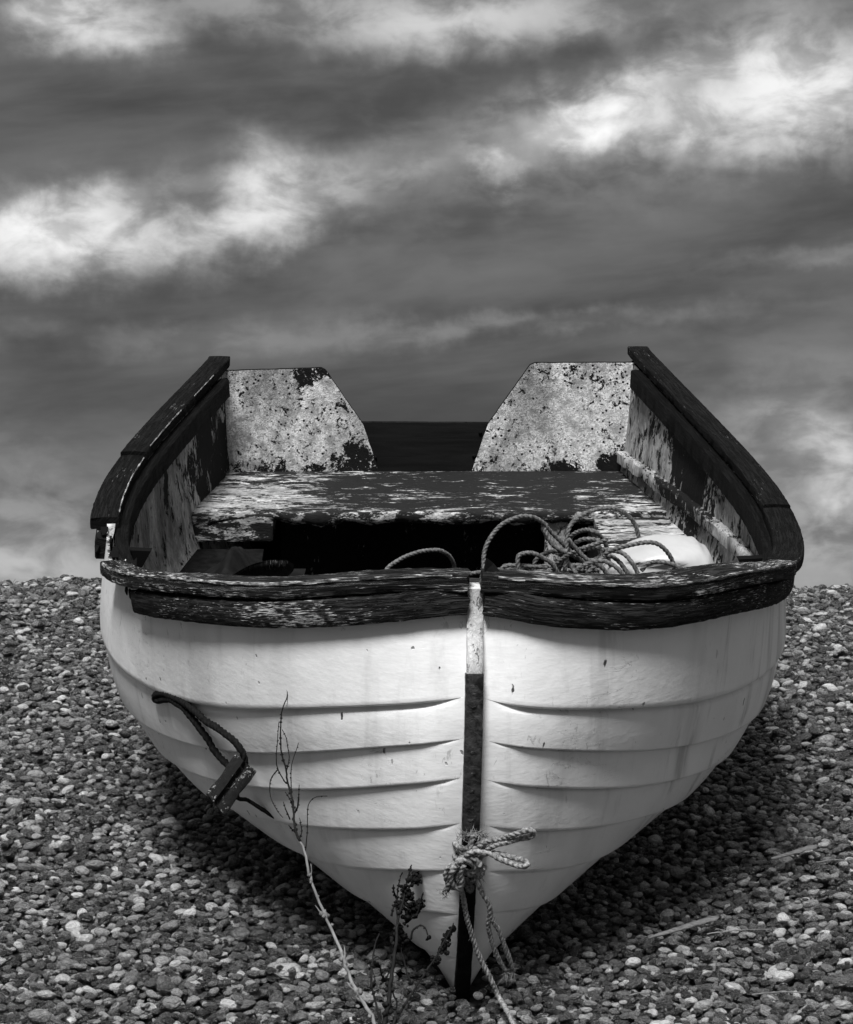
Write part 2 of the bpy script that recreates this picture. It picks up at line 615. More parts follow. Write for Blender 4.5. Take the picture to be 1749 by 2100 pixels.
# ------------------------------------------------------------------ materials (all neutral greys: the place is seen in black and white)
def material(name, build):
    m = bpy.data.materials.new(name); m.use_nodes = True
    h = N(m.node_tree); b = h.n('ShaderNodeBsdfPrincipled'); out = h.n('ShaderNodeOutputMaterial')
    h.t.links.new(b.outputs[0], out.inputs[0])
    tcn = h.n('ShaderNodeTexCoord'); h.obj = tcn.outputs['Object']; h.uv = tcn.outputs['UV']; h.gen = tcn.outputs['Generated']
    col, rough, bump, dist, *rest = build(h)
    cc = h.n('ShaderNodeCombineColor')
    for i in range(3): h.put(cc.inputs[i], col)
    h.t.links.new(cc.outputs[0], b.inputs['Base Color']); h.put(b.inputs['Roughness'], rough)
    if rest: h.put(b.inputs['Metallic'], rest[0])
    if len(rest) > 1: h.put(b.inputs['Specular IOR Level'], rest[1])
    if bump is not None:
        bp = h.n('ShaderNodeBump'); bp.inputs['Strength'].default_value = 1.0; bp.inputs['Distance'].default_value = dist
        h.put(bp.inputs['Height'], bump); h.t.links.new(bp.outputs[0], b.inputs['Normal'])
    return m

def f_hull(h):
    P = h.obj
    big = h.noise(P, 2.2, 5, .6)
    streak = h.noise(h.scl(P, (14, 14, 1.6)), 1.0, 5, .6)           # run-off streaks
    st2 = h.noise(h.scl(P, (5, 5, .5)), 1.0, 4, .55)
    sx = h.n('ShaderNodeSeparateXYZ'); h.put(sx.inputs[0], P)
    rightish = h.step(sx.outputs[0], .12, .62)                       # the stained right bow
    dirt = h.m('MULTIPLY', h.step(streak, .52, .70), h.mix(rightish, .16, .62))
    dirt2 = h.m('MULTIPLY', h.step(st2, .50, .68), h.mix(rightish, .12, .42))
    col = h.mix(h.step(big, .3, .75), .86, .72)
    col = h.m('MULTIPLY', col, h.m('SUBTRACT', 1, h.m('MAXIMUM', dirt, dirt2)))
    # scratches and specks
    warp = h.n('ShaderNodeTexNoise'); h.put(warp.inputs['Vector'], P); warp.inputs['Scale'].default_value = 60; warp.inputs['Detail'].default_value = 3
    Pw = h.vm('ADD', P, h.scl(h.vm('SUBTRACT', warp.outputs['Color'], (.5, .5, .5)), (.012, .012, .022)))
    sc = h.vor(h.scl(h.vm('ADD', Pw, (3, 1, 2)), (11, 11, 3.6)), 2.6)
    speck = h.m('MULTIPLY', h.step(sc, .06, .10, 1, 0), h.step(h.noise(P, 3.3, 3), .48, .52))
    sc2 = h.vor(h.scl(Pw, (26, 26, 22)), 1.0)
    speck2 = h.m('MULTIPLY', h.step(sc2, .05, .11, 1, 0), h.step(h.noise(P, 6, 3), .55, .59))
    wv = h.noise(h.scl(h.vm('ADD', P, (9, 0, 0)), (2.2, 2.2, 9)), 2.0, 6, .6, 1.2)
    hair = h.m('MULTIPLY', h.step(h.m('ABSOLUTE', h.m('SUBTRACT', wv, .5)), .0, .0035, 1, 0), h.step(h.noise(P, 1.9, 2), .54, .60))
    scuff = h.m('MULTIPLY', h.step(h.noise(h.scl(P, (60, 60, 24)), 1.0, 5, .7, .8), .60, .66), h.step(h.noise(P, 4.2, 3), .50, .60))
    col = h.m('MULTIPLY', col, h.m('SUBTRACT', 1, h.m('MULTIPLY', scuff, .35)))
    mark = h.m('MAXIMUM', h.m('MAXIMUM', speck, h.m('MULTIPLY', speck2, .8)), h.m('MULTIPLY', hair, .6))
    col = h.mix(mark, col, .06)
    gr = h.noise(h.scl(P, (30, 30, 110)), 1.0, 4, .6)
    bump = h.m('ADD', h.m('MULTIPLY', gr, .25), h.m('ADD', h.m('MULTIPLY', h.noise(P, 10, 4, .55), 1.5), h.m('MULTIPLY', mark, -.6)))
    return col, h.m('ADD', .38, h.m('MULTIPLY', big, .2)), bump, .0022, 0.0, .45
M_hull = material('chalky_white_hull_paint', f_hull)

def wood(name, dark, light, flake, thr, uvs=(9, 230)):
    def f(h):
        U = h.uv
        g1 = h.noise(h.scl(U, (uvs[0], uvs[1], 1)), 1.0, 6, .62, .5)
        g2 = h.noise(h.scl(U, (uvs[0] * 2.4, uvs[1] * 2.1, 1)), 1.0, 4, .6, .3)
        cl = h.noise(h.scl(U, (5, 14, 1)), 1.0, 4, .6)
        fl = h.step(h.m('ADD', g2, h.m('MULTIPLY', h.m('SUBTRACT', cl, .5), .75)), thr, thr + .07)
        fl = h.m('MULTIPLY', fl, h.step(h.noise(h.scl(U, (40, 60, 1)), 1.0, 3), .35, .6))
        col = h.mix(h.step(g1, .35, .75), dark, light)
        col = h.mix(fl, col, flake)
        crack = h.step(h.m('ABSOLUTE', h.m('SUBTRACT', g1, .47)), 0, .012, 1, 0)
        col = h.m('MULTIPLY', col, h.m('SUBTRACT', 1, h.m('MULTIPLY', crack, .8)))
        bump = h.m('ADD', h.m('MULTIPLY', g1, 1.0), h.m('ADD', h.m('MULTIPLY', g2, .7), h.m('MULTIPLY', crack, -.8)))
        return col, .75, bump, .005, 0.0, .08
    return material(name, f)
M_cap = wood('weathered_dark_rail_wood', .003, .014, .30, .70)
M_cap_front = wood('worn_front_rail_wood', .006, .040, .60, .575)
M_strake = wood('bare_grained_strake_wood', .005, .045, .50, .575, (16, 210))
M_dark = wood('blackened_wood', .002, .009, .08, .70)
M_arris = wood('painted_arris_highlight', .02, .12, .62, .46)  # pale colour that paints in the highlight on the bow rail arris
M_floor = wood('old_floor_board', .02, .06, .2, .66)

def peel(name, paint, bare, thr, sc=(1, 1, 1), freq=14, patches=(), grad=None, mott=.55, soft=.02, low=.20):
    def f(h):
        P = h.scl(h.obj, sc)
        a = h.noise(P, freq, 8, .66, .9); b = h.noise(h.vm('ADD', P, (4, 7, 1)), freq * .22, 5, .6, .4)
        cfine = h.noise(P, freq * 3.6, 6, .7, 1.6)
        mval = h.m('ADD', h.m('MULTIPLY', a, .55), h.m('ADD', h.m('MULTIPLY', b, .25), h.m('MULTIPLY', cfine, .28)))
        for (x, y, z, r, k) in patches:
            d = h.vm('DISTANCE', h.obj, (x, y, z)); mval = h.m('ADD', mval, h.step(d, r * .25, r, k, 0))
        if grad:
            sx = h.n('ShaderNodeSeparateXYZ'); h.put(sx.inputs[0], h.obj)
            for ax, lo, hi, k in grad: mval = h.m('ADD', mval, h.step(sx.outputs[ax], lo, hi, k, 0))
        hole = h.m('MULTIPLY', h.step(h.vor(P, freq * 2.2), .17, .24, 1, 0), h.step(b, .40, .55)); off = h.m('MAXIMUM', h.step(mval, thr, thr + soft), hole)                         # 1 where the paint is gone
        body = h.mix(h.step(cfine, .42, .58), h.m('MULTIPLY', paint, 1.0), paint * (1 - mott))
        body = h.mix(h.step(h.noise(P, freq * 1.3, 5, .6), .45, .7), body, paint * low * 2)
        body = h.m('MULTIPLY', body, h.step(h.noise(h.scl(h.vm('ADD', P, (11, 3, 8)), (1.5, 1.5, .7)), 5.0, 6, .62, .5), .34, .62, .52, 1.18))
        bare_c = h.mix(h.noise(P, freq * 4, 4, .6), bare * .4, bare * 1.6)
        col = h.mix(off, body, bare_c)
        bump = h.m('ADD', h.m('MULTIPLY', off, -.9), h.m('MULTIPLY', cfine, .9))
        return col, h.mix(off, .6, .8), bump, .0035, 0.0, .10
    return material(name, f)
M_transom = peel('flaking_white_transom_paint', .90, .012, .605, (1, 1, 1), 26,
                 patches=[(-.385, 2.93, .685, .075, .11), (-.225, 2.93, .44, .070, .14), (-.30, 2.93, .73, .06, .06), (.62, 2.93, .40, .10, .12), (.42, 2.93, .375, .07, .08)],
                 grad=[(2, .37, .45, .09)], mott=.52)
M_seat = peel('worn_seat_paint', .58, .016, .455, (.5, 1.5, 1.5), 24,
              patches=[(-.60, 2.62, .38, .40, -.09), (.55, 2.43, .38, .25, -.07), (-.2, 2.42, .37, .14, -.05), (0, 2.42, .36, .10, -.06), (.25, 2.42, .36, .14, -.05)], grad=[], soft=.045)
M_bench = peel('peeling_side_bench_paint', .52, .014, .545, (.4, 1.3, 1.3), 20)
M_inner = peel('peeling_inner_hull_paint', .44, .010, .572, (2.4, 1.0, .55), 13,
               patches=[(.70, 2.25, .60, .34, .13), (-.66, 2.75, .5, .35, .08), (.8, 1.2, .62, .3, .12)], mott=.35, soft=.015)
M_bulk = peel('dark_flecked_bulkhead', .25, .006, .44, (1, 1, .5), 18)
M_post = peel('peeling_post_paint', .6, .05, .56, (1, 1, .6), 20)
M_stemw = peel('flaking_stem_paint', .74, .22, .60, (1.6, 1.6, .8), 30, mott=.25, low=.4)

def plain(name, c0, c1, sc=20, rough=.6, bd=.001, metal=0.0, spec=.4, stretch=(1, 1, 1)):
    def f(h):
        a = h.noise(h.scl(h.obj, stretch), sc, 6, .6, .4)
        return h.mix(h.step(a, .3, .7), c0, c1), rough, a, bd, metal, spec
    return material(name, f)
M_band = plain('pitted_iron_band', .008, .060, 60, .50, .004, .4)
M_black = plain('black_wood', .003, .010, 30, .85, .002, 0, .06)
M_notch = plain('dark_transom_board', .007, .014, 14, .7, .001, 0, .1, (.3, 1, 3))
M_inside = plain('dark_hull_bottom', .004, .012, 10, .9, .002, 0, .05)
M_rope_l = plain('pale_weathered_rope', .06, .36, 150, .8, .0015)
M_rope_d = plain('dark_tarred_rope', .003, .012, 180, .9, .0015, 0, .12)
M_rope_m = plain('grey_boat_rope', .035, .18, 160, .75, .0015)
M_tank = plain('white_moulded_plastic', .42, .52, 6, .35, .0006, 0, .5)
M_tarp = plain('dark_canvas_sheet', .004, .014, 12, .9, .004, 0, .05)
M_stalk = plain('dead_pale_stalk', .07, .26, 60, .7, .001, 0, .3, (1, 1, .2))
M_twig = plain('dark_dry_twig', .004, .014, 80, .8, .0006, 0, .2)
M_seed = plain('dark_seed_husks', .002, .008, 120, .8, .0006, 0, .15)
M_straw = plain('bleached_driftwood', .10, .24, 60, .7, .001, 0, .3, (1, 4, 4))
M_grass = plain('dry_grass', .04, .10, 60, .7, .0006)
M_block = peel('scuffed_block_wood', .26, .015, .50, (1, 1, 1), 34, mott=.5)

def f_pebble(h):
    oi = h.n('ShaderNodeObjectInfo'); rnd = oi.outputs['Random']
    cr = h.n('ShaderNodeValToRGB'); h.put(cr.inputs[0], rnd)
    e = cr.color_ramp.elements
    stops = [(0, .010), (.20, .028), (.44, .066), (.66, .13), (.83, .26), (.94, .45), (1.0, .66)]
    e[0].position, e[0].color = 0, (.012,) * 3 + (1,); e[1].position, e[1].color = 1, (.55,) * 3 + (1,)
    for p, v in stops[1:-1]:
        q = e.new(p); q.color = (v, v, v, 1)
    bwn = h.n('ShaderNodeRGBToBW'); h.put(bwn.inputs[0], cr.outputs[0]); base = bwn.outputs[0]
    P = h.vm('ADD', h.obj, comb2(h, rnd))
    a = h.noise(P, 1.7, 5, .6, .6); b = h.noise(P, 6.5, 5, .65, .3)
    col = h.m('MULTIPLY', base, h.step(a, .30, .70, .80, 1.22))
    # chalky flint rind on some stones
    rind = h.m('MULTIPLY', h.step(h.noise(P, 1.1, 4, .6, 1.0), .56, .62), h.step(h.m('FRACT', h.m('MULTIPLY', rnd, 17.3)), .80, .84))
    col = h.mix(rind, col, h.m('ADD', .22, h.m('MULTIPLY', b, .25)))
    return col, h.mix(a, .20, .36), h.m('ADD', h.m('MULTIPLY', a, .5), h.m('MULTIPLY', b, .06)), .022, 0.0, 1.0
def comb2(h, r):
    d = h.n('ShaderNodeCombineXYZ'); h.put(d.inputs[0], h.m('MULTIPLY', r, 91)); h.put(d.inputs[1], h.m('MULTIPLY', r, 37)); return d.outputs[0]
M_pebble = material('flint_pebble', f_pebble)
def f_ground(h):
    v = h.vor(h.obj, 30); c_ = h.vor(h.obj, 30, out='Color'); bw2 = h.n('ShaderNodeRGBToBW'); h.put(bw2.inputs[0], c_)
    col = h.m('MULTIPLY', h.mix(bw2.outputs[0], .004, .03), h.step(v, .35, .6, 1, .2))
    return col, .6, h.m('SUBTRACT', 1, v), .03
M_ground = material('shingle_bed', f_ground)
def f_sea(h): return .03, .12, h.noise(h.obj, .6, 5), .2
M_sea = material('sea_water', f_sea)

# ------------------------------------------------------------------ mesh helpers
def mk(name, verts, faces, mat, parent=None, smooth=True, uv=None, fm=None, mats=None):
    me = bpy.data.meshes.new(name); me.from_pydata([tuple(map(float, v)) for v in verts], [], [tuple(int(i) for i in f) for f in faces])
    for m in (mats or [mat]): me.materials.append(m)
    if fm is not None: me.polygons.foreach_set('material_index', fm)
    me.polygons.foreach_set('use_smooth', [smooth] * len(me.polygons))
    if uv is not None:
        l = me.uv_layers.new(name='UVMap'); uv = np.asarray(uv, float)
        idx = np.zeros(len(me.loops), int); me.loops.foreach_get('vertex_index', idx)
        l.data.foreach_set('uv', uv[idx].ravel())
    bm = bmesh.new(); bm.from_mesh(me); bmesh.ops.recalc_face_normals(bm, faces=bm.faces); bm.to_mesh(me); bm.free()
    me.update()
    ob = bpy.data.objects.new(name, me); COL.objects.link(ob)
    if parent is not None: ob.parent = parent
    return ob
def sharp(ob, deg=35):
    me = ob.data; bm = bmesh.new(); bm.from_mesh(me)
    for e in bm.edges:
        if len(e.link_faces) == 2 and e.calc_face_angle(0) > math.radians(deg): e.smooth = False
    bm.to_mesh(me); bm.free(); return ob
def thing(name, label, cat, loc=(0, 0, 0), M=None, group=None):
    o = bpy.data.objects.new(name, None); COL.objects.link(o); o.empty_display_size = .05
    if M is not None: o.matrix_world = M
    else: o.location = loc
    o['label'] = label; o['category'] = cat
    if group: o['group'] = group
    return o
def grid_faces(nr, nc, closed=False, off=0):
    f = []
    for i in range(nr - 1):
        for j in range(nc if closed else nc - 1):
            a = off + i * nc + j; b = off + i * nc + (j + 1) % nc
            f.append((a, b, b + nc, a + nc))
    return f
def nz(p, s, seed=0.0): return mnoise.noise(Vector((p[0] * s + seed, p[1] * s, p[2] * s)))
def sweep(name, pts, O, U, prof, mat, parent, rough=.0012, rs=60, seed=0., prof_scale=None, endjag=0.):
    """pts: path; O outboard dirs; U up dirs; prof: closed ring of (a, b)"""
    pts = np.asarray(pts, float); m = len(prof); V = []; UVs = []
    L = np.concatenate([[0], np.cumsum(np.linalg.norm(np.diff(pts, axis=0), axis=1))])
    per = np.concatenate([[0], np.cumsum([math.dist(prof[i], prof[(i + 1) % m]) for i in range(m)])])
    T = np.gradient(pts, axis=0); T /= np.linalg.norm(T, axis=1)[:, None]
    for i in range(len(pts)):
        for j, (a, b) in enumerate(prof):
            if prof_scale is not None: a, b = prof_scale(i / (len(pts) - 1), a, b)
            p = pts[i] + O[i] * a + U[i] * b
            if rough: p = p + (O[i] * nz(p, rs, seed + j * 3.1) + U[i] * nz(p, rs, seed + 50 + j * 1.7)) * rough
            if endjag and i in (0, len(pts) - 1): p = p + T[i] * nz(p, 160, seed + 9) * endjag
            V.append(p); UVs.append((L[i], per[j] + seed * .37))
    F = grid_faces(len(pts), m, True)
    k = len(pts) - 1
    F.append(tuple(range(m))[::-1]); F.append(tuple(k * m + j for j in range(m)))
    return sharp(mk(name, V, F, mat, parent, True, UVs), 40)
def box(name, x0, x1, y0, y1, z0, z1, mat, parent, rough=.001, seg=None, bev=.003, uvax=0):
    bm = bmesh.new(); bmesh.ops.create_cube(bm, size=1)
    for v in bm.verts: v.co = Vector((x0 + (v.co.x + .5) * (x1 - x0), y0 + (v.co.y + .5) * (y1 - y0), z0 + (v.co.z + .5) * (z1 - z0)))
    ax = int(np.argmax([x1 - x0, y1 - y0, z1 - z0]))
    cuts = max(1, int(max(x1 - x0, y1 - y0, z1 - z0) / .03))
    ed = [e for e in bm.edges if abs((e.verts[0].co - e.verts[1].co)[ax]) > 1e-6]
    bmesh.ops.subdivide_edges(bm, edges=ed, cuts=cuts, use_grid_fill=True)
    be = [e for e in bm.edges if len(e.link_faces) == 2 and e.calc_face_angle(0) > .5]
    bmesh.ops.bevel(bm, geom=be, offset=bev, segments=2, profile=.6, affect='EDGES')
    for v in bm.verts: v.co += Vector((nz(v.co, 25, 1), nz(v.co, 25, 2), nz(v.co, 25, 3))) * rough * 1.5
    me = bpy.data.meshes.new(name); 
    l = bm.loops.layers.uv.new('UVMap'); oth = [i for i in range(3) if i != ax]
    for f in bm.faces:
        for lp in f.loops: c = lp.vert.co; lp[l].uv = (c[ax], c[oth[0]] + c[oth[1]])
        f.smooth = False
    bm.to_mesh(me); bm.free(); me.materials.append(mat)
    ob = bpy.data.objects.new(name, me); COL.objects.link(ob); ob.parent = parent; return ob
def catmull(P, step):
    P = np.asarray(P, float); Q = np.vstack([2 * P[0] - P[1], P, 2 * P[-1] - P[-2]]); out = []
    for i in range(1, len(Q) - 2):
        p0, p1, p2, p3 = Q[i - 1:i + 3]; k = max(2, int(np.linalg.norm(p2 - p1) / step) + 1)
        for t in np.linspace(0, 1, k, endpoint=False):
            out.append(.5 * ((2 * p1) + (-p0 + p2) * t + (2 * p0 - 5 * p1 + 4 * p2 - p3) * t * t + (-p0 + 3 * p1 - 3 * p2 + p3) * t ** 3))
    out.append(P[-1]); return np.array(out)
def frames(P):
    T = np.gradient(P, axis=0); T /= np.linalg.norm(T, axis=1)[:, None] + 1e-12
    a = np.array([0, 0, 1.]) if abs(T[0][2]) < .9 else np.array([1., 0, 0])
    n0 = np.cross(T[0], a); n0 /= np.linalg.norm(n0); Ns = [n0]
    for i in range(1, len(P)):
        v = Ns[-1] - T[i] * (Ns[-1] @ T[i]); Ns.append(v / (np.linalg.norm(v) + 1e-12))
    Ns = np.array(Ns); return T, Ns, np.cross(T, Ns)
def tube(name, P, r, mat, parent, lobes=0, pitch=None, step=.006, k=8, taper=None, tw0=0., rad_n=0.):
    C = catmull(P, step); T, A, B = frames(C); L = np.concatenate([[0], np.cumsum(np.linalg.norm(np.diff(C, axis=0), axis=1))])
    kk = k if not lobes else lobes * 5; V = []; n_ = len(C)
    for i in range(n_):
        f = 1.0 if taper is None else np.interp(i / (n_ - 1), np.linspace(0, 1, len(taper)), taper)
        for j in range(kk):
            ph = 2 * math.pi * j / kk
            rr = r * f
            if lobes:
                tw = tw0 + 2 * math.pi * L[i] / pitch
                rr = r * f * (.66 + .42 * abs(math.cos(lobes * .5 * (ph))) ** .7); ang = ph + tw
            else: ang = ph
            if rad_n: rr *= 1 + rad_n * nz(C[i] + A[i] * math.cos(ang) * r, .5 / r, j * 0.)
            V.append(C[i] + (A[i] * math.cos(ang) + B[i] * math.sin(ang)) * rr)
    F = grid_faces(n_, kk, True); F.append(tuple(range(kk))[::-1]); F.append(tuple((n_ - 1) * kk + j for j in range(kk)))
    return mk(name, V, F, mat, parent)
def fuzz(name, paths, r, mat, parent, per_m=900, ln=(.002, .005), tips=()):
    """short stray fibres standing off a rope"""
    V = []; F = []
    def hair(p, d, l, w):
        d = d / np.linalg.norm(d); s = np.cross(d, rng.normal(size=3)); s /= np.linalg.norm(s) + 1e-9
        bend = rng.normal(size=3) * l * .25; b = len(V); u = np.cross(d, s)
        V.extend([p + s * w, p - s * .5 * w + u * .8 * w, p - s * .5 * w - u * .8 * w, p + d * l * .5 + bend * .4 + s * w * .6, p + d * l * .5 + bend * .4 - s * w * .6, p + d * l + bend])
        F.extend([(b, b + 1, b + 3), (b + 1, b + 4, b + 3), (b + 1, b + 2, b + 4), (b + 2, b, b + 4), (b, b + 3, b + 4), (b + 3, b + 4, b + 5)])
    for P in paths:
        C = catmull(P, .004); Ln = np.linalg.norm(np.diff(C, axis=0), axis=1).sum()
        for _ in range(int(Ln * per_m)):
            i = rng.integers(1, len(C) - 1); t = C[i + 1] - C[i - 1]; t /= np.linalg.norm(t) + 1e-9
            d = rng.normal(size=3); d -= t * (d @ t); d /= np.linalg.norm(d) + 1e-9
            hair(C[i] + d * r * .8, d + t * rng.normal() * .8, rng.uniform(*ln), .00035)
    for (p, R, cnt, l0, l1, dirn) in tips:
        for _ in range(cnt):
            d = rng.normal(size=3) * .7 + np.array(dirn); q = np.array(p) + rng.normal(size=3) * R * .5
            hair(q, d, rng.uniform(l0, l1), .0008)
    return mk(name, V, F, mat, parent, False)

# ------------------------------------------------------------------ ground
def ground_z(X, Y):
    X = np.asarray(X, float); Y = np.asarray(Y, float)
    z = .03 + .24 * (Y - 4.2)
    a = np.clip(Y - 7.2, 0, 1.1); b = np.maximum(Y - 8.3, 0)
    z = np.where(Y > 7.2, .03 + .24 * 3.0 + .24 * a - .325 * a * a / 2 - b * .1175, z)
    und = .016 * np.sin(X * 1.7 + Y * .9 + 1.0) + .012 * np.sin(X * 3.9 - Y * 2.3) + .008 * np.sin(X * 7.1 + Y * 5.3)
    und = und * np.clip((np.abs(X - .05) - .25) / .5, 0, 1)
    return z + und - .007 * np.tanh(X)
ys = np.concatenate([np.arange(-8, 3, .5), np.arange(3, 9, .08), np.arange(9, 46, 1.0)])
xs = np.concatenate([np.arange(-60, -3, 3.0), np.arange(-3, 3.01, .1), np.arange(6, 61, 3.0)])
GX, GY = np.meshgrid(xs, ys); GZ = ground_z(GX, GY)
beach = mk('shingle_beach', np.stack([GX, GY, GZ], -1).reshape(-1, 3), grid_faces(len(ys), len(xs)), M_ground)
beach['kind'] = 'structure'
sea = mk('sea', [(-4000, 38, -3.0), (4000, 38, -3.0), (4000, 7000, -3.0), (-4000, 7000, -3.0)], [(0, 1, 2, 3)], M_sea)
sea['kind'] = 'structure'

# ------------------------------------------------------------------ hull surface
M2 = np.array(D['M2']); O2 = np.array(D['O2'])
BM = Matrix([[*M2[0], O2[0]], [*M2[1], O2[1]], [*M2[2], O2[2]], [0, 0, 0, 1]])
LEN = 2.95
def spl(xk, yk, x):
    n_ = len(xk); h_ = np.diff(xk); A = np.zeros((n_, n_)); r = np.zeros(n_); A[0, 0] = A[-1, -1] = 1
    for i in range(1, n_ - 1):
        A[i, i - 1] = h_[i - 1]; A[i, i] = 2 * (h_[i - 1] + h_[i]); A[i, i + 1] = h_[i]
        r[i] = 3 * ((yk[i + 1] - yk[i]) / h_[i] - (yk[i] - yk[i - 1]) / h_[i - 1])
    c_ = np.linalg.solve(A, r); j = np.clip(np.searchsorted(xk, x) - 1, 0, n_ - 2); dx = x - xk[j]
    b_ = (yk[j + 1] - yk[j]) / h_[j] - h_[j] * (2 * c_[j] + c_[j + 1]) / 3; d_ = (c_[j + 1] - c_[j]) / (3 * h_[j])
    return yk[j] + b_ * dx + c_[j] * dx ** 2 + d_ * dx ** 3
XN = np.linspace(0, 1, 21)
def gun(side, x):
    x = np.asarray(x, float); xc = np.minimum(x, 1)
    B_ = spl(XN, np.array(D['half_breadth'][side]), xc); W_ = spl(XN, np.array(D['sheer_height'][side]), xc); u = LEN * x * x
    return np.stack([(1, -1)[side] * B_, u, W_], -1)
KN = np.array([0, .12, .24, .38, .55, .76, 1.])
XT = np.linspace(0, 1, 100)
def sm01(q): q = np.clip(q, 0, 1); return q * q * (3 - 2 * q)
def hull_rows():
    tH = XT ** 2; SM = np.stack([spl(KN, np.eye(7)[i], XT) for i in range(7)], 1)
    V_, W_, K_ = np.array(D['V']), np.array(D['W']), np.array(D['K']); top = []
    for i in (0, 1):
        g = gun(i, XT); B = np.maximum(np.abs(g[:, 0]) - .045 * (1 - np.exp(-tH / .004)), 0); top.append((B, g[:, 2] - .03))
    Bm = (top[0][0] + top[1][0]) / 2; Wm = (top[0][1] + top[1][1]) / 2; res = []
    for i in (0, 1):
        vr = np.concatenate([top[i][0][None], V_ @ SM.T, np.zeros((1, len(XT)))]); wr = np.concatenate([top[i][1][None], W_ @ SM.T, (SM @ K_)[None]])
        f = np.linspace(1, 0, 9)[:, None]; vr[1:-1] += (top[i][0] - Bm)[None] * f[1:-1]; wr[1:-1] += (top[i][1] - Wm)[None] * f[1:-1]
        vr = np.maximum(vr, 0)
        d = 1 - wr / .87; u = LEN * tH[None] + (D['uf'] * d + D['cu'] * d * (d - 1) * sm01(d / .15)) * (1 - tH[None]) ** 4
        u = u + .036 * np.exp(-tH / .004)[None] * np.clip(wr / .87, 0, 1) ** 3
        res.append(np.stack([(1, -1)[i] * vr + D['kap'] * (.87 - wr), u, wr], -1))
    return res
ROWS = hull_rows()
def surf(side, js):
    S_ = np.stack([spl(np.arange(9.), np.eye(9)[i], np.asarray(js, float)) for i in range(9)], 1)
    return np.einsum('ij,jtk->itk', S_, ROWS[side])
def ust(w): d = 1 - w / .87; return D['uf'] * d + D['cu'] * d * (d - 1) * sm01(d / .15) + .036 * np.clip(w / .87, 0, 1) ** 3
def kv(w): return D['kap'] * (.87 - w)
JF = np.linspace(0, 8, 81); FS = [surf(i, JF) for i in (0, 1)]; NS = []
for i in (0, 1):
    dj = np.gradient(FS[i], axis=0); dx = np.gradient(FS[i], axis=1); nn = np.cross(dj, dx); nn /= np.linalg.norm(nn, axis=2)[..., None] + 1e-12
    sg = (1, -1)[i]; flip = np.sign(nn[..., 0].mean()) * sg; nn *= flip; NS.append(nn)
def at_j(arr, j):
    a = j * 10; k = int(min(math.floor(a), 79)); f = a - k; return arr[k] * (1 - f) + arr[k + 1] * f

boat = thing('rowing_boat', 'old white clinker rowing boat with peeling interior and dark rails, beached on shingle', 'boat', M=BM)
# planks
for side in (0, 1):
    for k in range(8):
        V = []; hgt = .0058
        spec = ([(k - .01, -2.2), (k + .02, -1.9), (k + .055, -.9), (k + .088, -.1)] if k else [(0, 0)]) + [(k + q, -.05 + 1.05 * q) for q in (.12, .25, .45, .65, .82, .92)] + [(k + .965, .96), (k + .99, .75), (k + 1.0, .3), (k + 1.0, -.6), (k + .99, -2.2)]
        if k == 7: spec = [(k - .01, -2.2), (k + .03, -1.7), (k + .08, -.1)] + [(k + q, .3 * q) for q in (.1, .3, .5, .7, .9, 1.0)]
        for j, o_ in spec:
            j = min(j, 8); P = at_j(FS[side], j); Nn = at_j(NS[side], j)
            Nn = Nn / (np.linalg.norm(Nn, axis=1)[:, None] + 1e-12)
            fade = np.clip((np.abs(P[:, 0]) - .028) / .075, 0, 1); fade = fade * fade * (3 - 2 * fade)
            side_h = hgt * (1 + .9 * np.clip(np.abs(P[:, 0]) / .45, 0, 1)); V.append(P + Nn * ((side_h if o_ > 0 else hgt) * o_ * fade)[:, None])
        V = np.array(V); mk('hull_plank', V.reshape(-1, 3), grid_faces(len(spec), len(XT)), M_hull, boat)
# inner skin of the hull
V = []
js = np.linspace(0, 8, 30)
for side in (0, 1):
    Vs = []
    for j in js:
        P = at_j(FS[side], j); Nn = at_j(NS[side], j); Q = P - Nn * .016
        Q[:, 0] = np.where(P[:, 0] * (1, -1)[side] < .0, P[:, 0], Q[:, 0]); Vs.append(Q[6:])
    Vs = np.array(Vs); nc = Vs.shape[1]
    # rim strip joins outer to inner at the sheer
    ob = mk('inner_hull', Vs.reshape(-1, 3), grid_faces(len(js), nc), M_inner, boat)
    P = at_j(FS[side], 0); Nn = at_j(NS[side], 0); a = P + np.array([0, 0, .001]); b = P - Nn * .007 + np.array([0, 0, .001]); c_ = b - np.array([0, 0, .02])
    mk('hull_rim', np.concatenate([a[6:], b[6:], c_[6:]]), grid_faces(3, nc), M_dark if side == 0 else M_post, boat)

# rails along the sheer
def rail_path(side, x0, x1, step=.012):
    x = np.linspace(x0, x1, 900); P = gun(side, x); L = np.concatenate([[0], np.cumsum(np.linalg.norm(np.diff(P, axis=0), axis=1))])
    m_ = max(6, int(L[-1] / step)); xi = np.interp(np.linspace(0, L[-1], m_), L, x); P = gun(side, xi)
    T = (gun(side, np.clip(xi + .004, 0, 1.02)) - gun(side, np.maximum(xi - .004, 0))); T /= np.linalg.norm(T, axis=1)[:, None]
    up = np.array([0, 0, 1.]) - T * T[:, 2:3]; up /= np.linalg.norm(up, axis=1)[:, None]
    Oo = np.cross(T, up); sg = (1, -1)[side]; Oo *= sg
    # make sure "outboard" points away from the centre
    chk = np.sign((Oo * np.stack([P[:, 0], P[:, 1] - 1.3, 0 * P[:, 0]], -1)).sum(1)); Oo *= np.sign(chk.sum())
    return P, Oo, up
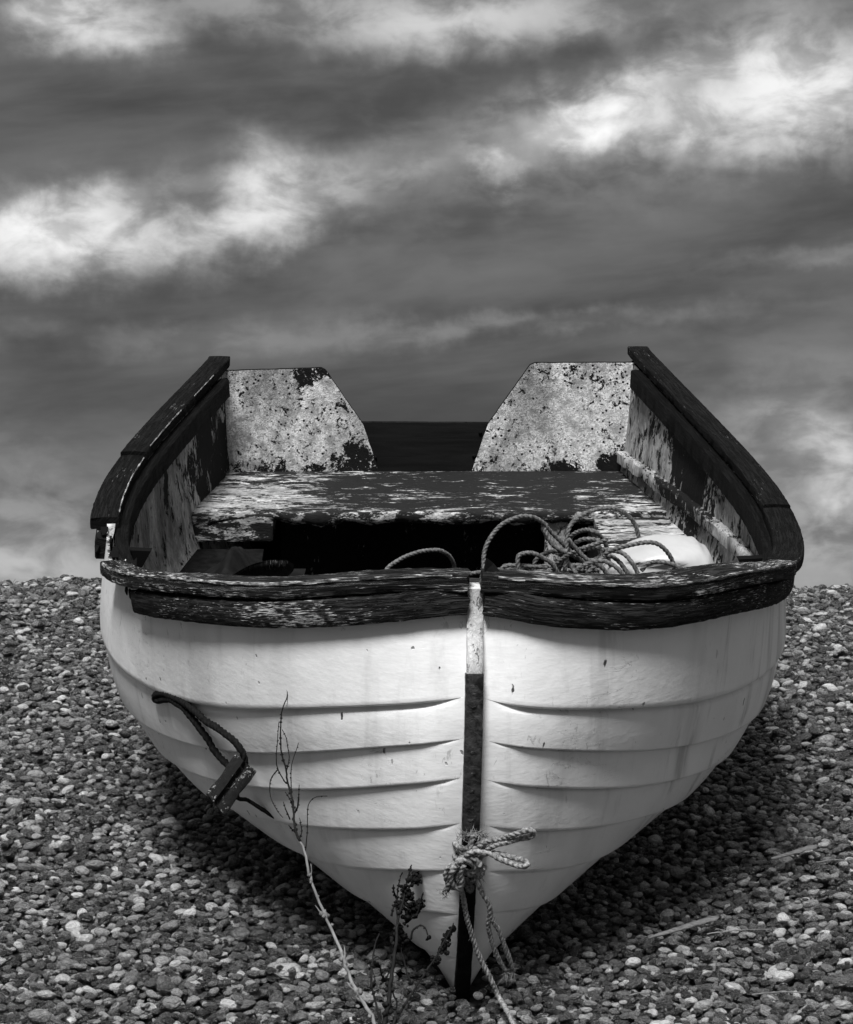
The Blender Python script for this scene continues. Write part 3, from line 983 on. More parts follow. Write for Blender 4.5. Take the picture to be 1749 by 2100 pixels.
def ringp(a0, a1, b0, b1, c=.003):   # outer/inner, bottom/top with small chamfers
    am = (a0 + a1) / 2
    return [(a1, b1 - c), (a1 - c, b1), (am, b1 + .0015), (a0 + c, b1), (a0, b1 - c), (a0, b0 + c), (a0 + c, b0), (a1 - c, b0), (a1, b0 + c), (a1 + .0005, (b0 + b1) / 2)]
def cap(side, x0, x1, w0=.065, bulge=0., mat=None, seed=0., lift=0., name='rail_cap', thick=.026, jag=.004):
    P, O_, U_ = rail_path(side, x0, x1); P = P + U_ * lift
    def ps(s, a, b):
        if a < -.02: a = a - bulge * math.sin(math.pi * min(1, max(0, s))) ** 1.2
        return a, b
    return sweep(name, P, O_, U_, ringp(-w0, 0, -thick, 0), mat or M_cap, boat, .0013, 55, seed, ps, jag)
cap(0, .0055, .487, .058, .042, M_cap_front, 1., name='bow_rail', thick=.0305)
cap(1, .0055, .530, .056, .012, M_cap_front, 2., name='bow_rail', jag=.012, thick=.0305)
cap(0, .492, .690, .070, 0, M_cap, 3.)
cap(0, .694, 1.012, .066, 0, M_cap, 4., lift=.004)
cap(1, .660, .812, .068, 0, M_cap, 5., jag=.012)
cap(1, .806, 1.006, .068, 0, M_cap, 6., lift=.010, thick=.030, jag=.01)
def strip(name, side, x0, x1, a0, a1, b0, b1, mat, seed=0., jag=0., tp=None, rough=.002, c=.003):
    P, O_, U_ = rail_path(side, x0, x1)
    f = None
    if tp: f = lambda s, a, b: (a, b if b > (b0 + b1) / 2 else b0 + (b - b0) + tp * max(0, (s - .75) / .25) ** 2)
    return sweep(name, P, O_, U_, ringp(a0, a1, b0, b1, c), mat, boat, rough, 35, seed, f, jag)
def strake(side, x0, x1, mat, seed, top=-.0265, bot=-.079, th=.026, jag=.003):
    xs0 = np.linspace(x0, x1, 600); P0_ = np.stack([np.interp(xs0, XT, ROWS[side][0, :, k_]) for k_ in range(3)], -1)
    L = np.concatenate([[0], np.cumsum(np.linalg.norm(np.diff(P0_, axis=0), axis=1))]); m_ = int(L[-1] / .012); xi = np.interp(np.linspace(0, L[-1], m_), L, xs0)
    gw = gun(side, xi)[:, 2]; Q = []
    for f in (0., .5, 1.):
        w = gw + top + (bot - top) * f; q = []
        for xx, ww in zip(xi, w):
            col = np.array([[np.interp(xx, XT, FS[side][jj, :, k_]) for k_ in range(3)] for jj in range(0, 14)])
            nn_ = np.array([[np.interp(xx, XT, NS[side][jj, :, k_]) for k_ in range(3)] for jj in (1, 4)]).mean(0); nn_ /= np.linalg.norm(nn_)
            q.append([np.array([np.interp(-ww, -col[:, 2], col[:, k_]) for k_ in range(3)]), nn_])
        Q.append(q)
    V = []; UVs = []; T_ = np.gradient(np.array([q[0] for q in Q[0]]), axis=0); T_ /= np.linalg.norm(T_, axis=1)[:, None]
    for i in range(m_):
        pr = [(0, -.012), (0, th - .003), (.08, th), (.5, th + .001), (.92, th - .001), (1, th - .004), (1, -.012)]
        for j, (f, o_) in enumerate(pr):
            k0 = min(1, int(f * 2)); g = f * 2 - k0; p = Q[k0][i][0] * (1 - g) + Q[k0 + 1][i][0] * g + Q[1][i][1] * o_
            p = p + Q[1][i][1] * nz(p, 60, seed + j) * .0013 + np.array([0, 0, 1]) * nz(p, 60, seed + j + 40) * .0014
            if i in (0, m_ - 1): p = p + T_[i] * nz(p, 120, seed) * jag * 3
            V.append(p); UVs.append((L[-1] * i / m_, seed * .37 + (f * .05 if 0 < j < 6 else -.01 + .07 * (j > 3))))
    F = grid_faces(m_, 7, True) + [tuple(range(7))[::-1], tuple((m_ - 1) * 7 + j for j in range(7))]
    return sharp(mk('rubbing_strake', V, F, mat, boat, True, UVs), 40)
strake(0, .010, 1.0, M_strake, 11.)
strake(1, .010, .452, M_strake, 12., jag=.006)
strake(1, .640, 1.0, M_cap, 13., bot=-.078, jag=.004)
strip('inwale', 0, .10, .985, -.092, -.060, -.086, -.0275, M_dark, 14.)
strip('inwale', 1, .10, .985, -.092, -.060, -.086, -.0275, M_dark, 15.)
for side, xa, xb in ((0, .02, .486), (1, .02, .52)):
    strip('bright_edge', side, xa, xb, -.0035, .0008, -.004, .0016, M_arris, 17. + side, rough=.0022, c=.0008)  # highlight along the front top arris, put in as a pale strip
# thin bright strips along the inner edge of the left rail and broken rail bits
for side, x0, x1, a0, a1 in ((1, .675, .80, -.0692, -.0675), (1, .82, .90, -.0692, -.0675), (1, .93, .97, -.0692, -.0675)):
    strip('bright_edge', side, x0, x1, a0, a1, -.0015 + (.010 if x0 > .8 else 0), .0012 + (.010 if x0 > .8 else 0), M_stemw, 16., .004, rough=.0015, c=.0008)
def shard(name, p, d, l, w, t, mat):
    p = np.array(p, float); d = np.array(d, float); d /= np.linalg.norm(d); s = np.cross(d, [0, 0, 1]); s /= np.linalg.norm(s) + 1e-9; u = np.cross(s, d)
    V = [p + s * w + u * t, p - s * w + u * t, p - s * w - u * t, p + s * w - u * t]
    V += [p + d * l * .6 + (s * w * .7 + u * t * .8), p + d * l * .5 - s * w * .8 + u * t, p + d * l * .7 - s * w * .5 - u * t, p + d * l * .55 + s * w * .8 - u * t]
    V += [p + d * l + s * w * .2, p + d * l * .8 - s * w * .4]
    return mk(name, V, [(0, 1, 2, 3), (0, 4, 5, 1), (1, 5, 6, 2), (2, 6, 7, 3), (3, 7, 4, 0), (4, 8, 9, 5), (5, 9, 6), (6, 9, 8, 7), (7, 8, 4)], mat, boat, False)
for x, a, b, d, l, w, t, m_ in ((.650, -.035, -.016, (.05, -1, -.1), .045, .009, .005, M_dark), (.66, -.05, -.02, (.1, -1, -.25), .07, .010, .006, M_stemw), (.64, -.020, -.045, (-.1, -1, -.3), .035, .006, .004, M_dark),
                             
                             (.535, -.045, -.035, (.1, 1, .35), .06, .008, .006, M_stemw), (.55, -.075, -.05, (.2, .8, .8), .05, .010, .004, M_dark), (.59, -.05, -.035, (.0, 1, .3), .05, .012, .004, M_dark),
                             (.50, -.04, -.04, (.4, .3, -1), .028, .007, .004, M_dark), (.49, -.036, -.045, (-.2, .3, -1), .022, .006, .004, M_dark), (.48, -.034, -.045, (.1, .0, -1), .03, .007, .004, M_dark), (.47, -.03, -.045, (.3, .0, -1), .02, .006, .004, M_dark)):
    P, O_, U_ = rail_path(1, x - .002, x + .002, .01); shard('wood_splinter', P[2] + O_[2] * a + U_[2] * b, d, l, w, t, m_)

# stem
def stem_part(name, w1, w0, wd, pr, mat, seed):
    ws = np.linspace(w1, w0, max(8, int((w1 - w0) / .012))); P = np.stack([kv(ws), ust(ws), ws], -1)
    O_ = np.tile([1., 0, 0], (len(ws), 1)); T = np.gradient(P, axis=0); T /= np.linalg.norm(T, axis=1)[:, None]; U_ = np.cross(O_, T); U_ *= -np.sign(U_[:, 1:2])
    return sweep(name, P, O_, U_, ringp(-wd / 2, wd / 2, -.02, pr, .002), mat, boat, .0012, 60, seed)
stem_part('stem_head', .872, .722, .029, .020, M_stemw, 21.)
stem_part('stem_lower', .432, .005, .029, .022, M_black, 22.)
band = stem_part('stem_band', .722, .430, .0325, .0265, M_band, 23.)
for w in (.690, .668, .585, .545, .512, .480, .455):
    r_ = .0045 if w != .690 else .005
    bm = bmesh.new(); bmesh.ops.create_uvsphere(bm, u_segments=10, v_segments=6, radius=r_)
    for v in bm.verts: v.co = Vector((v.co.x * (1 + .25 * nz(v.co, 300, w)), v.co.y * .45, v.co.z)) + Vector((kv(w) + random.uniform(-.003, .003), ust(w) - .027, w))
    me = bpy.data.meshes.new('bolt'); bm.to_mesh(me); bm.free(); me.materials.append(M_band); me.polygons.foreach_set('use_smooth', [True] * len(me.polygons))
    ob = bpy.data.objects.new('bolt', me); COL.objects.link(ob); ob.parent = band
# keel
xs_ = np.linspace(.0, 1, 40); kp = np.stack([np.interp(xs_, XT, ROWS[0][8, :, 0]), np.interp(xs_, XT, ROWS[0][8, :, 1]), np.interp(xs_, XT, ROWS[0][8, :, 2])], -1)
sweep('keel', kp, np.tile([1., 0, 0], (40, 1)), np.tile([0, 0, 1.], (40, 1)), ringp(-.016, .016, -.03, .01), M_black, boat, 0)
# little fairlead on the bow rail and breasthook
mk('fairlead', [(.016, .03, .899), (.050, .035, .893), (.048, .062, .890), (.016, .06, .893), (.022, .04, .923), (.034, .045, .912), (.030, .055, .910), (.020, .055, .918)],
   [(0, 1, 5, 4), (1, 2, 6, 5), (2, 3, 7, 6), (3, 0, 4, 7), (4, 5, 6, 7), (0, 3, 2, 1)], M_black, boat, False)
box('breasthook', -.17, .15, .05, .13, .815, .845, M_dark, boat)

# transom
def prism(name, outline, u0, u1, mats, parent):
    k = len(outline); V = [(v, u0, w) for v, w in outline] + [(v, u1, w) for v, w in outline]
    F = [tuple(range(k)), tuple(range(k, 2 * k))[::-1]] + [(i, (i + 1) % k, k + (i + 1) % k, k + i) for i in range(k)]
    return mk(name, V, F, None, parent, False, [(v[0], v[2]) for v in V], [0, 0] + [1] * k, mats)
def wob(pts, amp=.0015, step=.02):
    out = []
    for i in range(len(pts)):
        a = np.array(pts[i]); b = np.array(pts[(i + 1) % len(pts)]); m_ = max(1, int(np.linalg.norm(b - a) / step))
        for q in range(m_):
            p = a + (b - a) * q / m_; s = (0 if q == 0 else 1) * amp; out.append((p[0] + s * nz((p[0], p[1], 0), 40, 3), p[1] + s * nz((p[0], p[1], 0), 40, 9)))
    return out
prism('transom_panel', wob([(-.650, .703), (-.338, .713), (-.325, .706), (-.207, .531), (-.155, .372), (-.645, .372)]), 2.925, 2.943, [M_transom, M_dark], boat)
prism('transom_panel', wob([(.655, .730), (.334, .729), (.318, .722), (.187, .531), (.135, .372), (.650, .372)]), 2.925, 2.943, [M_transom, M_dark], boat)
nb = prism('notch_board', wob([(-.235, .534), (.210, .531), (.170, .360), (-.190, .360)], .001), 2.9445, 2.965, [M_notch, M_dark], boat)
for v, w in ((-.205, .50), (-.17, .42), (.165, .50), (.145, .425)):
    b_ = tube('bolt', [(v, 2.9449, w), (v, 2.941, w)], .006, M_black, nb, k=8, step=.01)
sec = [(ROWS[0][j, -1, 0] - .014, ROWS[0][j, -1, 2]) for j in range(9)] ; sec2 = [(ROWS[1][j, -1, 0] + .014, ROWS[1][j, -1, 2]) for j in range(8)]
fl = [(v, w) for v, w in sec if w < .371]; fl2 = [(v, w) for v, w in sec2 if w < .371]
v1 = np.interp(.371, [p[1] for p in sec][::-1], [p[0] for p in sec][::-1]); v2 = np.interp(.371, [p[1] for p in sec2][::-1], [p[0] for p in sec2][::-1])
prism('lower_transom', [(v2, .371)] + fl2 + fl[::-1] + [(v1, .371)], 2.925, 2.945, [M_inside, M_dark], boat)

# stern seat, side bench, post, floor, midships thwart
def seat_mesh():
    V = []; nx, ny = 60, 12
    for j in range(ny + 1):
        for i in range(nx + 1):
            u = 2.418 + (2.925 - 2.418) * j / ny; hw = np.interp(u, [2.3, 2.95], [.722, .655]); v = -hw + 2 * hw * i / nx
            if j == 0: u += .022 * nz((v, 0, 0), 7, 4) + .008 * nz((v, 0, 0), 40, 4)
            V.append((v, u, .379 + .002 * nz((v, u, 0), 12, 5)))
    F = grid_faces(ny + 1, nx + 1); b = len(V)
    for r_, (dw, du) in enumerate(((-.004, -.004), (-.018, -.006), (-.034, -.002), (-.036, .03))):
        for i in range(nx + 1): p = V[i]; V.append((p[0], p[1] + du, p[2] + dw * (1 + .55 * nz((p[0], 0, 0), 14, 8)) + .006 * nz(p, 34, r_)))
    rows_ = [list(range(nx + 1))] + [[b + r_ * (nx + 1) + i for i in range(nx + 1)] for r_ in range(4)]
    for a, c_ in zip(rows_[:-1], rows_[1:]):
        for i in range(nx): F.append((a[i], a[i + 1], c_[i + 1], c_[i]))
    return mk('stern_seat', V, F, M_seat, boat)
seat_mesh()
box('seat_locker', -.712, -.472, 2.402, 2.66, .292, .376, M_seat, boat, .002, bev=.008)
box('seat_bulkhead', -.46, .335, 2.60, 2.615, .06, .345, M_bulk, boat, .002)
box('seat_post', .334, .400, 2.425, 2.462, .0, .350, M_post, boat, .0015)
def slab(name, f_lo, f_hi, u0, u1, w0, w1, mat, n_=14, m_=10):
    V = []
    for w in (w1, w0):
        for j in range(n_ + 1):
            u = u0 + (u1 - u0) * j / n_
            for i in range(m_ + 1): a, b = f_lo(u), f_hi(u); V.append((a + (b - a) * i / m_, u, w))
    nc = m_ + 1; nr = n_ + 1; F = grid_faces(nr, nc) + grid_faces(nr, nc, off=nr * nc)
    o_ = nr * nc
    for j in range(n_): F += [(j * nc, (j + 1) * nc, o_ + (j + 1) * nc, o_ + j * nc), (j * nc + m_, (j + 1) * nc + m_, o_ + (j + 1) * nc + m_, o_ + j * nc + m_)]
    for i in range(m_): F += [(i, i + 1, o_ + i + 1, o_ + i), (n_ * nc + i, n_ * nc + i + 1, o_ + n_ * nc + i + 1, o_ + n_ * nc + i)]
    return sharp(mk(name, V, F, mat, boat), 40)
def inner_v(side, u, w):
    x = math.sqrt(max(u, .01) / LEN); i = min(99, int(x * 99)); r_ = ROWS[side][:, i]
    o_ = np.argsort(r_[:, 2]); return float(np.interp(w, r_[o_, 2], np.abs(r_[o_, 0])) - .018)
slab('side_bench', lambda u: .455 + .02 * (u - 1.9) / .5, lambda u: inner_v(0, u, .36) + .004, 1.62, 2.41, .340, .364, M_bench)
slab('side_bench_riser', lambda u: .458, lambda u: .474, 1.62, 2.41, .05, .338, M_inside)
slab('side_bench', lambda u: -inner_v(1, u, .27) - .004, lambda u: -.50, 1.62, 2.39, .255, .275, M_black)
for side in (0,):   # stringer along the inner hull
    us = np.linspace(1.15, 2.91, 50); wz = np.interp(us, [1.15, 2.0, 2.91], [.50, .455, .430]); sg = (1, -1)[side]
    P = np.stack([[sg * inner_v(side, u, w) for u, w in zip(us, wz)], us, wz], -1)
    sweep('stringer', P, np.tile([-sg * 1., 0, 0], (50, 1)), np.tile([0, 0, 1.], (50, 1)), ringp(-.006, .024, -.022, .018, .005), M_inner, boat, .005, 20, 5. + side)
for side in (0, 1):   # knees under the rail
    sg = (1, -1)[side]
    for u in ((1.02, .0), (1.12, .0))[side: side + 1]:
        u = u[0]; v1_ = inner_v(side, u, .6); wt = gun(side, [math.sqrt(u / LEN)])[0, 2] - .03
        V = []
        for du in (-.014, .014):
            for (dv, w) in ((.006, wt), (-.085, wt - .004), (-.072, wt - .03), (-.03, wt - .11), (-.012, wt - .19), (.006, wt - .20)):
                V.append((sg * (inner_v(side, u, w) + dv), u + du, w))
        F = [tuple(range(6)), tuple(range(6, 12))[::-1]] + [(i, (i + 1) % 6, 6 + (i + 1) % 6, 6 + i) for i in range(6)]
        mk('knee', V, F, M_dark, boat, False)
hw = inner_v(0, 1.1, .5); box('midships_thwart', -hw - .03, hw, .95, 1.24, .502, .528, M_floor, boat, .002)
for i in range(6):
    v0 = -.36 + i * .122; box('floor_board', v0, v0 + .114, .75, 2.9, .055, .07, M_floor, boat, .001)

# ------------------------------------------------------------------ things in and on the boat
def loc_of(P): P = np.asarray(P); return (float(P[:, 0].mean()), float(P[:, 1].mean()), float(P[:, 2].min()))
def shift(P, l): return np.asarray(P, float) - np.array(l)
def boat_thing(name, label, cat, p, group=None):
    return thing(name, label, cat, M=BM @ Matrix.Translation(Vector(p)), group=group)
allc = np.vstack([np.array(a) for a in D['coil']]); l = loc_of(allc)
# coil of rope lying on the thwart
l = (l[0], l[1], .529)
coil = boat_thing('rope_coil', 'tangled coil of grey twisted rope looping up behind the right bow rail', 'rope', l)
for i, P in enumerate(D['coil']):
    P = np.array(P); P[:, 2] = np.maximum(P[:, 2], .536)
    tube('rope_loop', shift(P, l), .0054 if i != 15 else .007, M_rope_m, coil, 3, .034, .004)
for i in range(5):    # the flat turns at the bottom of the pile
    a = np.linspace(0, 5.6, 16) + i; R = .10 + .022 * i
    P = np.stack([.28 + R * 1.5 * np.cos(a) + .01 * np.sin(3 * a), 1.09 + R * .62 * np.sin(a), .536 + .008 * i + .004 * np.sin(2 * a)], -1)
    tube('rope_loop', shift(P, l), .0054, M_rope_m, coil, 3, .034, .006)
P = np.array(D['stray'][0]); P[:, 2] = np.maximum(P[:, 2], .536); l = (float(P[:, 0].mean()), float(P[:, 1].mean()), .53)
st = boat_thing('rope_end', 'single thin arch of pale rope behind the left bow rail, before the dark seat front', 'rope', l)
tube('rope_length', shift(P, l), .0050, M_rope_m, st, 3, .030, .004)
# white plastic tank
l = (.487, 1.12, .529); tk = boat_thing('plastic_tank', 'white rounded plastic tank under rope loops, behind the right bow rail', 'tank', l)
V = []; nr, ns = 40, 18
for i in range(nr):
    th = 2 * math.pi * i / nr
    for j in range(ns):
        ph = (math.pi / 2) * j / (ns - 1); c_, s_ = math.cos(th), math.sin(th); e = .62
        cp_ = math.cos(ph) ** .42; X = .140 * math.copysign(abs(c_) ** e, c_) * cp_; Y = .115 * math.copysign(abs(s_) ** e, s_) * cp_
        Z = .125 * math.sin(ph) ** .85 * (1 - .42 * max(0, -X / .140) ** 1.4)
        # recessed panel on the front and fluting at the right end
        if Y < 0: pn = max(0, 1 - (abs(X + .03) / .085) ** 4) * max(0, 1 - (abs(Z - .055) / .038) ** 4); Y += .016 * min(1, pn * 3)
        if X > .085: Y += .006 * math.sin(X * 230); Z += 0.003 * math.sin(X * 230)
        V.append((X, Y, Z))
F = []
for i in range(nr):
    for j in range(ns - 1): a = i * ns + j; b = ((i + 1) % nr) * ns + j; F.append((a, b, b + 1, a + 1))
F.append(tuple(i * ns for i in range(nr))[::-1])
mk('tank_body', V, F, M_tank, tk)
# oar with the blade tip showing over the left bow rail
l = (-.36, .55, .62); oar = boat_thing('oar', 'worn dark oar blade tip poking up behind the left bow rail', 'oar', l)
V = []; nb_ = 26
for i in range(nb_):
    s = i / (nb_ - 1); hwid = .062 * min(1, (1 - s) * 7) ** .5 * (.45 + .55 * min(1, s * 2.2))
    for j in range(7):
        q = (j - 3) / 3; V.append((-.09 + .10 * s + q * hwid * .35, -.03 + s * .0 + q * .0, 0)); V[-1] = (V[-1][0], V[-1][1], V[-1][2])
ax_ = np.array([.30, -.45, .30]); ax_ = ax_ / np.linalg.norm(ax_); sd = np.array([.62, .28, -.2]); sd = sd - ax_ * (sd @ ax_); sd /= np.linalg.norm(sd); nm = np.cross(ax_, sd)
tip = np.array([-.005, .02, .136]); V = []
for i in range(nb_):
    s = i / (nb_ - 1); hwid = .050 * math.sqrt(max(0, 1 - (1 - min(1, (1 - s) * 4)) ** 2)) * (.5 + .5 * min(1, s * 2.0))
    for t in (.004, -.004):
        for j in range(7): q = (j - 3) / 3; V.append(tip + ax_ * (s - 1) * .42 + sd * q * hwid + nm * (t * (1.2 - .7 * abs(q)) + .01 * q * q))
F = grid_faces(nb_, 14, True); F += [tuple(range(14))[::-1], tuple((nb_ - 1) * 14 + j for j in range(14))]
mk('blade', V, F, M_cap, oar, True, [(v[2] * 2, v[0]) for v in V])
tube('shaft', [tip - ax_ * .40, tip - ax_ * .62 + np.array([0, .03, 0]), (-.28, .95, -.50)], .017, M_floor, oar, k=10, step=.05)
# dark sheet bundled under the left end of the seat
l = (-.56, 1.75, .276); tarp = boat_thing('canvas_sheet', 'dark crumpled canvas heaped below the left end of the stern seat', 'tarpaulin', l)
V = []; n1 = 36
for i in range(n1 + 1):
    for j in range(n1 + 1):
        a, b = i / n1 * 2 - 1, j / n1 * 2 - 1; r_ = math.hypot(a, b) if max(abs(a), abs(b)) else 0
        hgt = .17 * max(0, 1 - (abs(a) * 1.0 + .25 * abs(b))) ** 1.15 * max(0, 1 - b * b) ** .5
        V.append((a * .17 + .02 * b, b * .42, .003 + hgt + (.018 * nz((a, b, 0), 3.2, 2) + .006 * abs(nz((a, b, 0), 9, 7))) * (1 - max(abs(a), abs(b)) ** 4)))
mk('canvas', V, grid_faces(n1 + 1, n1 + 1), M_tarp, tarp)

# painter knotted round the stem and trailing over the shingle
P0 = D['painter'][0]; l = loc_of(np.array(P0))
pt = thing('mooring_rope', 'pale frayed rope knotted round the dark stem, trailing down to the shingle', 'rope', l)
names = ['trailing_line', 'frayed_tail', 'bow_loop', 'bow_loop', 'knot', 'knot', 'knot', 'knot', 'rope_end', 'knot', 'knot']
for i, P in enumerate(D['painter']):
    r_ = D['painter_r'][i]; tube(names[i], shift(P, l), r_, M_rope_l if i not in (7, 8) else M_rope_m, pt, 3, r_ * 6.2, .003, tw0=i * 1.3, rad_n=.15)
for P in D['strand']: tube('loose_strand', shift(P, l), .0046, M_rope_l, pt, 3, .030, .003, taper=[1, 1, 1, 1.1, .8])
# the turns that actually go round the stem
def stem_turn(w, tilt, r_, R=.036):
    a = np.linspace(0, 2 * math.pi * 1.04, 26); c0 = np.array([kv(w), ust(w) + .004, w])
    P = np.stack([c0[0] + R * .72 * np.cos(a), c0[1] - R * np.sin(a) * 1.05, c0[2] + tilt * np.cos(a) * .02 + a * .0009], -1)
    P = P @ M2.T + O2; return tube('stem_turn', shift(P, l), r_, M_rope_l, pt, 3, r_ * 6, .003, tw0=w * 50)
for w, t_ in ((.400, .3), (.386, -.3), (.372, .2), (.345, -.5), (.328, .4)): stem_turn(w, t_, .0056)
tf = D['tuft']; tp = [(shift(p, l), .009, 26, .008, .022, (.1 * (k - 2), -.4, .2)) for k, p in enumerate(tf[:5])] + [(shift(tf[5], l), .008, 50, .006, .014, (-.4, -.3, -.5)), (shift(tf[6], l), .004, 22, .012, .028, (.3, 0, -1)), (shift(tf[7], l), .004, 22, .012, .028, (.2, 0, -1))]
tp += [(shift(p, l), .006, 14, .01, .026, (.8, -.2, -.6)) for p in (D['painter'][1][0], D['painter'][1][1])]
fuzz('stray_fibres', [shift(P, l) for P in D['painter'][:4] + D['strand']], .006, M_rope_l, pt, 420, (.002, .005), tp)

# rope loop and grooved block hanging on the left bow
e0, e1 = map(np.array, D['toggle_ends']); s0, s1 = map(np.array, D['toggle_side'])
l = tuple(np.minimum(e0, e1)); tg = thing('rope_toggle', 'scuffed grooved wooden block on a dark rope loop against the left bow planks', 'toggle', l)
A = e1 - e0; LA = np.linalg.norm(A); A = A / LA; S = s1 - s0; S = S - A * (S @ A); S /= np.linalg.norm(S); Z = np.cross(A, S); Z *= -np.sign(Z[1])   # Z towards the viewer
prof = [(-.0185, -.016), (-.0185, .012), (-.016, .015), (-.004, .015), (-.0015, .003), (.003, .002), (.005, .012), (.012, .013), (.0185, .008), (.0185, -.016)]
n_ = 14; V = []
for i in range(n_):
    f = i / (n_ - 1)
    for j, (a, b) in enumerate(prof):
        end = (.010 * (b * 40) + .016 * (a < 0) * 0) if i in (0, n_ - 1) else 0
        p = e0 + A * (f * LA) + S * a * 1.4 * (1 + .05 * math.sin(f * 9)) + Z * b; p = p + A * (.35 * a * (1 if i == n_ - 1 else .2))
        V.append(p + np.array([nz(p, 90, 1), nz(p, 90, 2), nz(p, 90, 3)]) * .0010 - np.array(l))
F = grid_faces(n_, 10, True) + [tuple(range(10))[::-1], tuple((n_ - 1) * 10 + j for j in range(10))]
sharp(mk('block', V, F, M_block, tg), 50)
LP = shift(D['toggle_loop'], l); tube('loop', LP, .0072, M_rope_d, tg, 3, .04, .004, rad_n=.2)
fuzz('stray_fibres', [LP], .0062, M_rope_d, tg, 260, (.0015, .004))
tube('cord', shift(D['toggle_cord'], l), .0042, M_black, tg, k=8, step=.006, rad_n=.25)

# ------------------------------------------------------------------ plants
def twig(name, P, r0, r1, mat, parent, nodes=0, l=(0, 0, 0)):
    C = catmull(shift(P, l), .012); T, A_, B_ = frames(C); V = []; k = 6; n_ = len(C)
    L = np.concatenate([[0], np.cumsum(np.linalg.norm(np.diff(C, axis=0), axis=1))]); nodes_at = rng.uniform(0, L[-1], nodes)
    for i in range(n_):
        r_ = r0 + (r1 - r0) * (L[i] / L[-1]) ** .8
        c_ = C[i] + (A_[i] * rng.normal() + B_[i] * rng.normal()) * r_ * .25
        for j in range(k): V.append(c_ + (A_[i] * math.cos(j * 2 * math.pi / k) + B_[i] * math.sin(j * 2 * math.pi / k)) * r_)
    F = grid_faces(n_, k, True); F += [tuple(range(k))[::-1], tuple((n_ - 1) * k + j for j in range(k))]
    for q in nodes_at:      # small buds / leaf scars
        i = min(n_ - 2, int(np.searchsorted(L, q))); r_ = max(.0011, (r0 + (r1 - r0) * q / L[-1]) * 1.1); d = A_[i] * rng.normal() + B_[i] * rng.normal(); d /= np.linalg.norm(d)
        b = len(V); p = C[i] + d * r_ * .7
        for (x_, y_, z_) in ((1, 0, 0), (-1, 0, 0), (0, 1, 0), (0, -1, 0), (0, 0, 1), (0, 0, -1)): V.append(p + (T[i] * x_ * 1.2 + A_[i] * y_ + B_[i] * z_) * r_ * 1.1 + d * r_ * .5)
        F += [(b, b + 2, b + 4), (b + 2, b + 1, b + 4), (b + 1, b + 3, b + 4), (b + 3, b, b + 4), (b + 2, b, b + 5), (b + 1, b + 2, b + 5), (b + 3, b + 1, b + 5), (b, b + 3, b + 5)]
    return mk(name, V, F, mat, parent)
P = np.array(D['stalk']); P[0, 2] = float(ground_z(P[0, 0], P[0, 1])) + .01
l = tuple(P[0]); sk = thing('dry_stalk', 'tall pale dead stalk with thin top twigs, leaning before the white hull', 'plant', l)
twig('stem', P[:13], .0044, .0024, M_stalk, sk, 6, l); twig('upper_stem', P[12:], .0026, .0009, M_twig, sk, 44, l)
for q in D['stalk_tw']: twig('twig', q, .0013, .0007, M_twig, sk, 16, l)
for k_, (pp, r_) in enumerate(((P[10], .0042), (P[8], .0048), (P[5], .0052), (P[3], .0054))):    # joints of the stalk
    dd_ = P[3] - P[8]; dd_ = dd_ / np.linalg.norm(dd_)
    twig('stalk_joint', [pp - dd_ * .008, pp, pp + dd_ * .008], r_ * .95, r_ * .75, M_stalk, sk, 3, l)
    sp = np.cross(dd_, [0, 1, 0]); twig('leaf_stub', [pp, pp - dd_ * .012 + sp * .008 * (1 - 2 * (k_ % 2)), pp - dd_ * .026 + sp * .012 * (1 - 2 * (k_ % 2))], .002, .0008, M_stalk, sk, 0, l)
dk = D['dock']; P = np.array(dk[0]); P[0, 2] = float(ground_z(P[0, 0], P[0, 1])); l = tuple(P[0])
dock = thing('dock_plant', 'dark withered plant with seed clusters standing left of the stem foot', 'plant', l)
for i, q in enumerate(dk):
    q = np.array(q)
    if i in (1, 2): q[0, 2] = float(ground_z(q[0, 0], q[0, 1]))
    r0, r1 = ((.0056, .0012), (.0036, .0013), (.0040, .0011))[i] if i < 3 else (.0024, .0011)
    twig('stem' if i < 3 else 'twig', q, r0, r1, M_twig, dock, (30, 12, 24)[i] if i < 3 else 10, l)
ico = bmesh.new(); bmesh.ops.create_icosphere(ico, subdivisions=1, radius=1); IV = np.array([v.co[:] for v in ico.verts]); IF = [[v.index for v in f.verts] for f in ico.faces]; ico.free()
for c_, R, cnt in D['seed']:
    V = []; F = []
    for _ in range(int(cnt * 1.5)):
        p = np.array(c_) - np.array(l) + rng.normal(size=3) * R * np.array([.62, .5, .62]); s = rng.uniform(.0024, .0052); b = len(V)
        q = np.linalg.qr(rng.normal(size=(3, 3)))[0]; V.extend(p + (IV * s * np.array([1, .75, 1.3])) @ q.T); F += [[b + i for i in f] for f in IF]
    mk('seed_cluster', V, F, M_seed, dock)
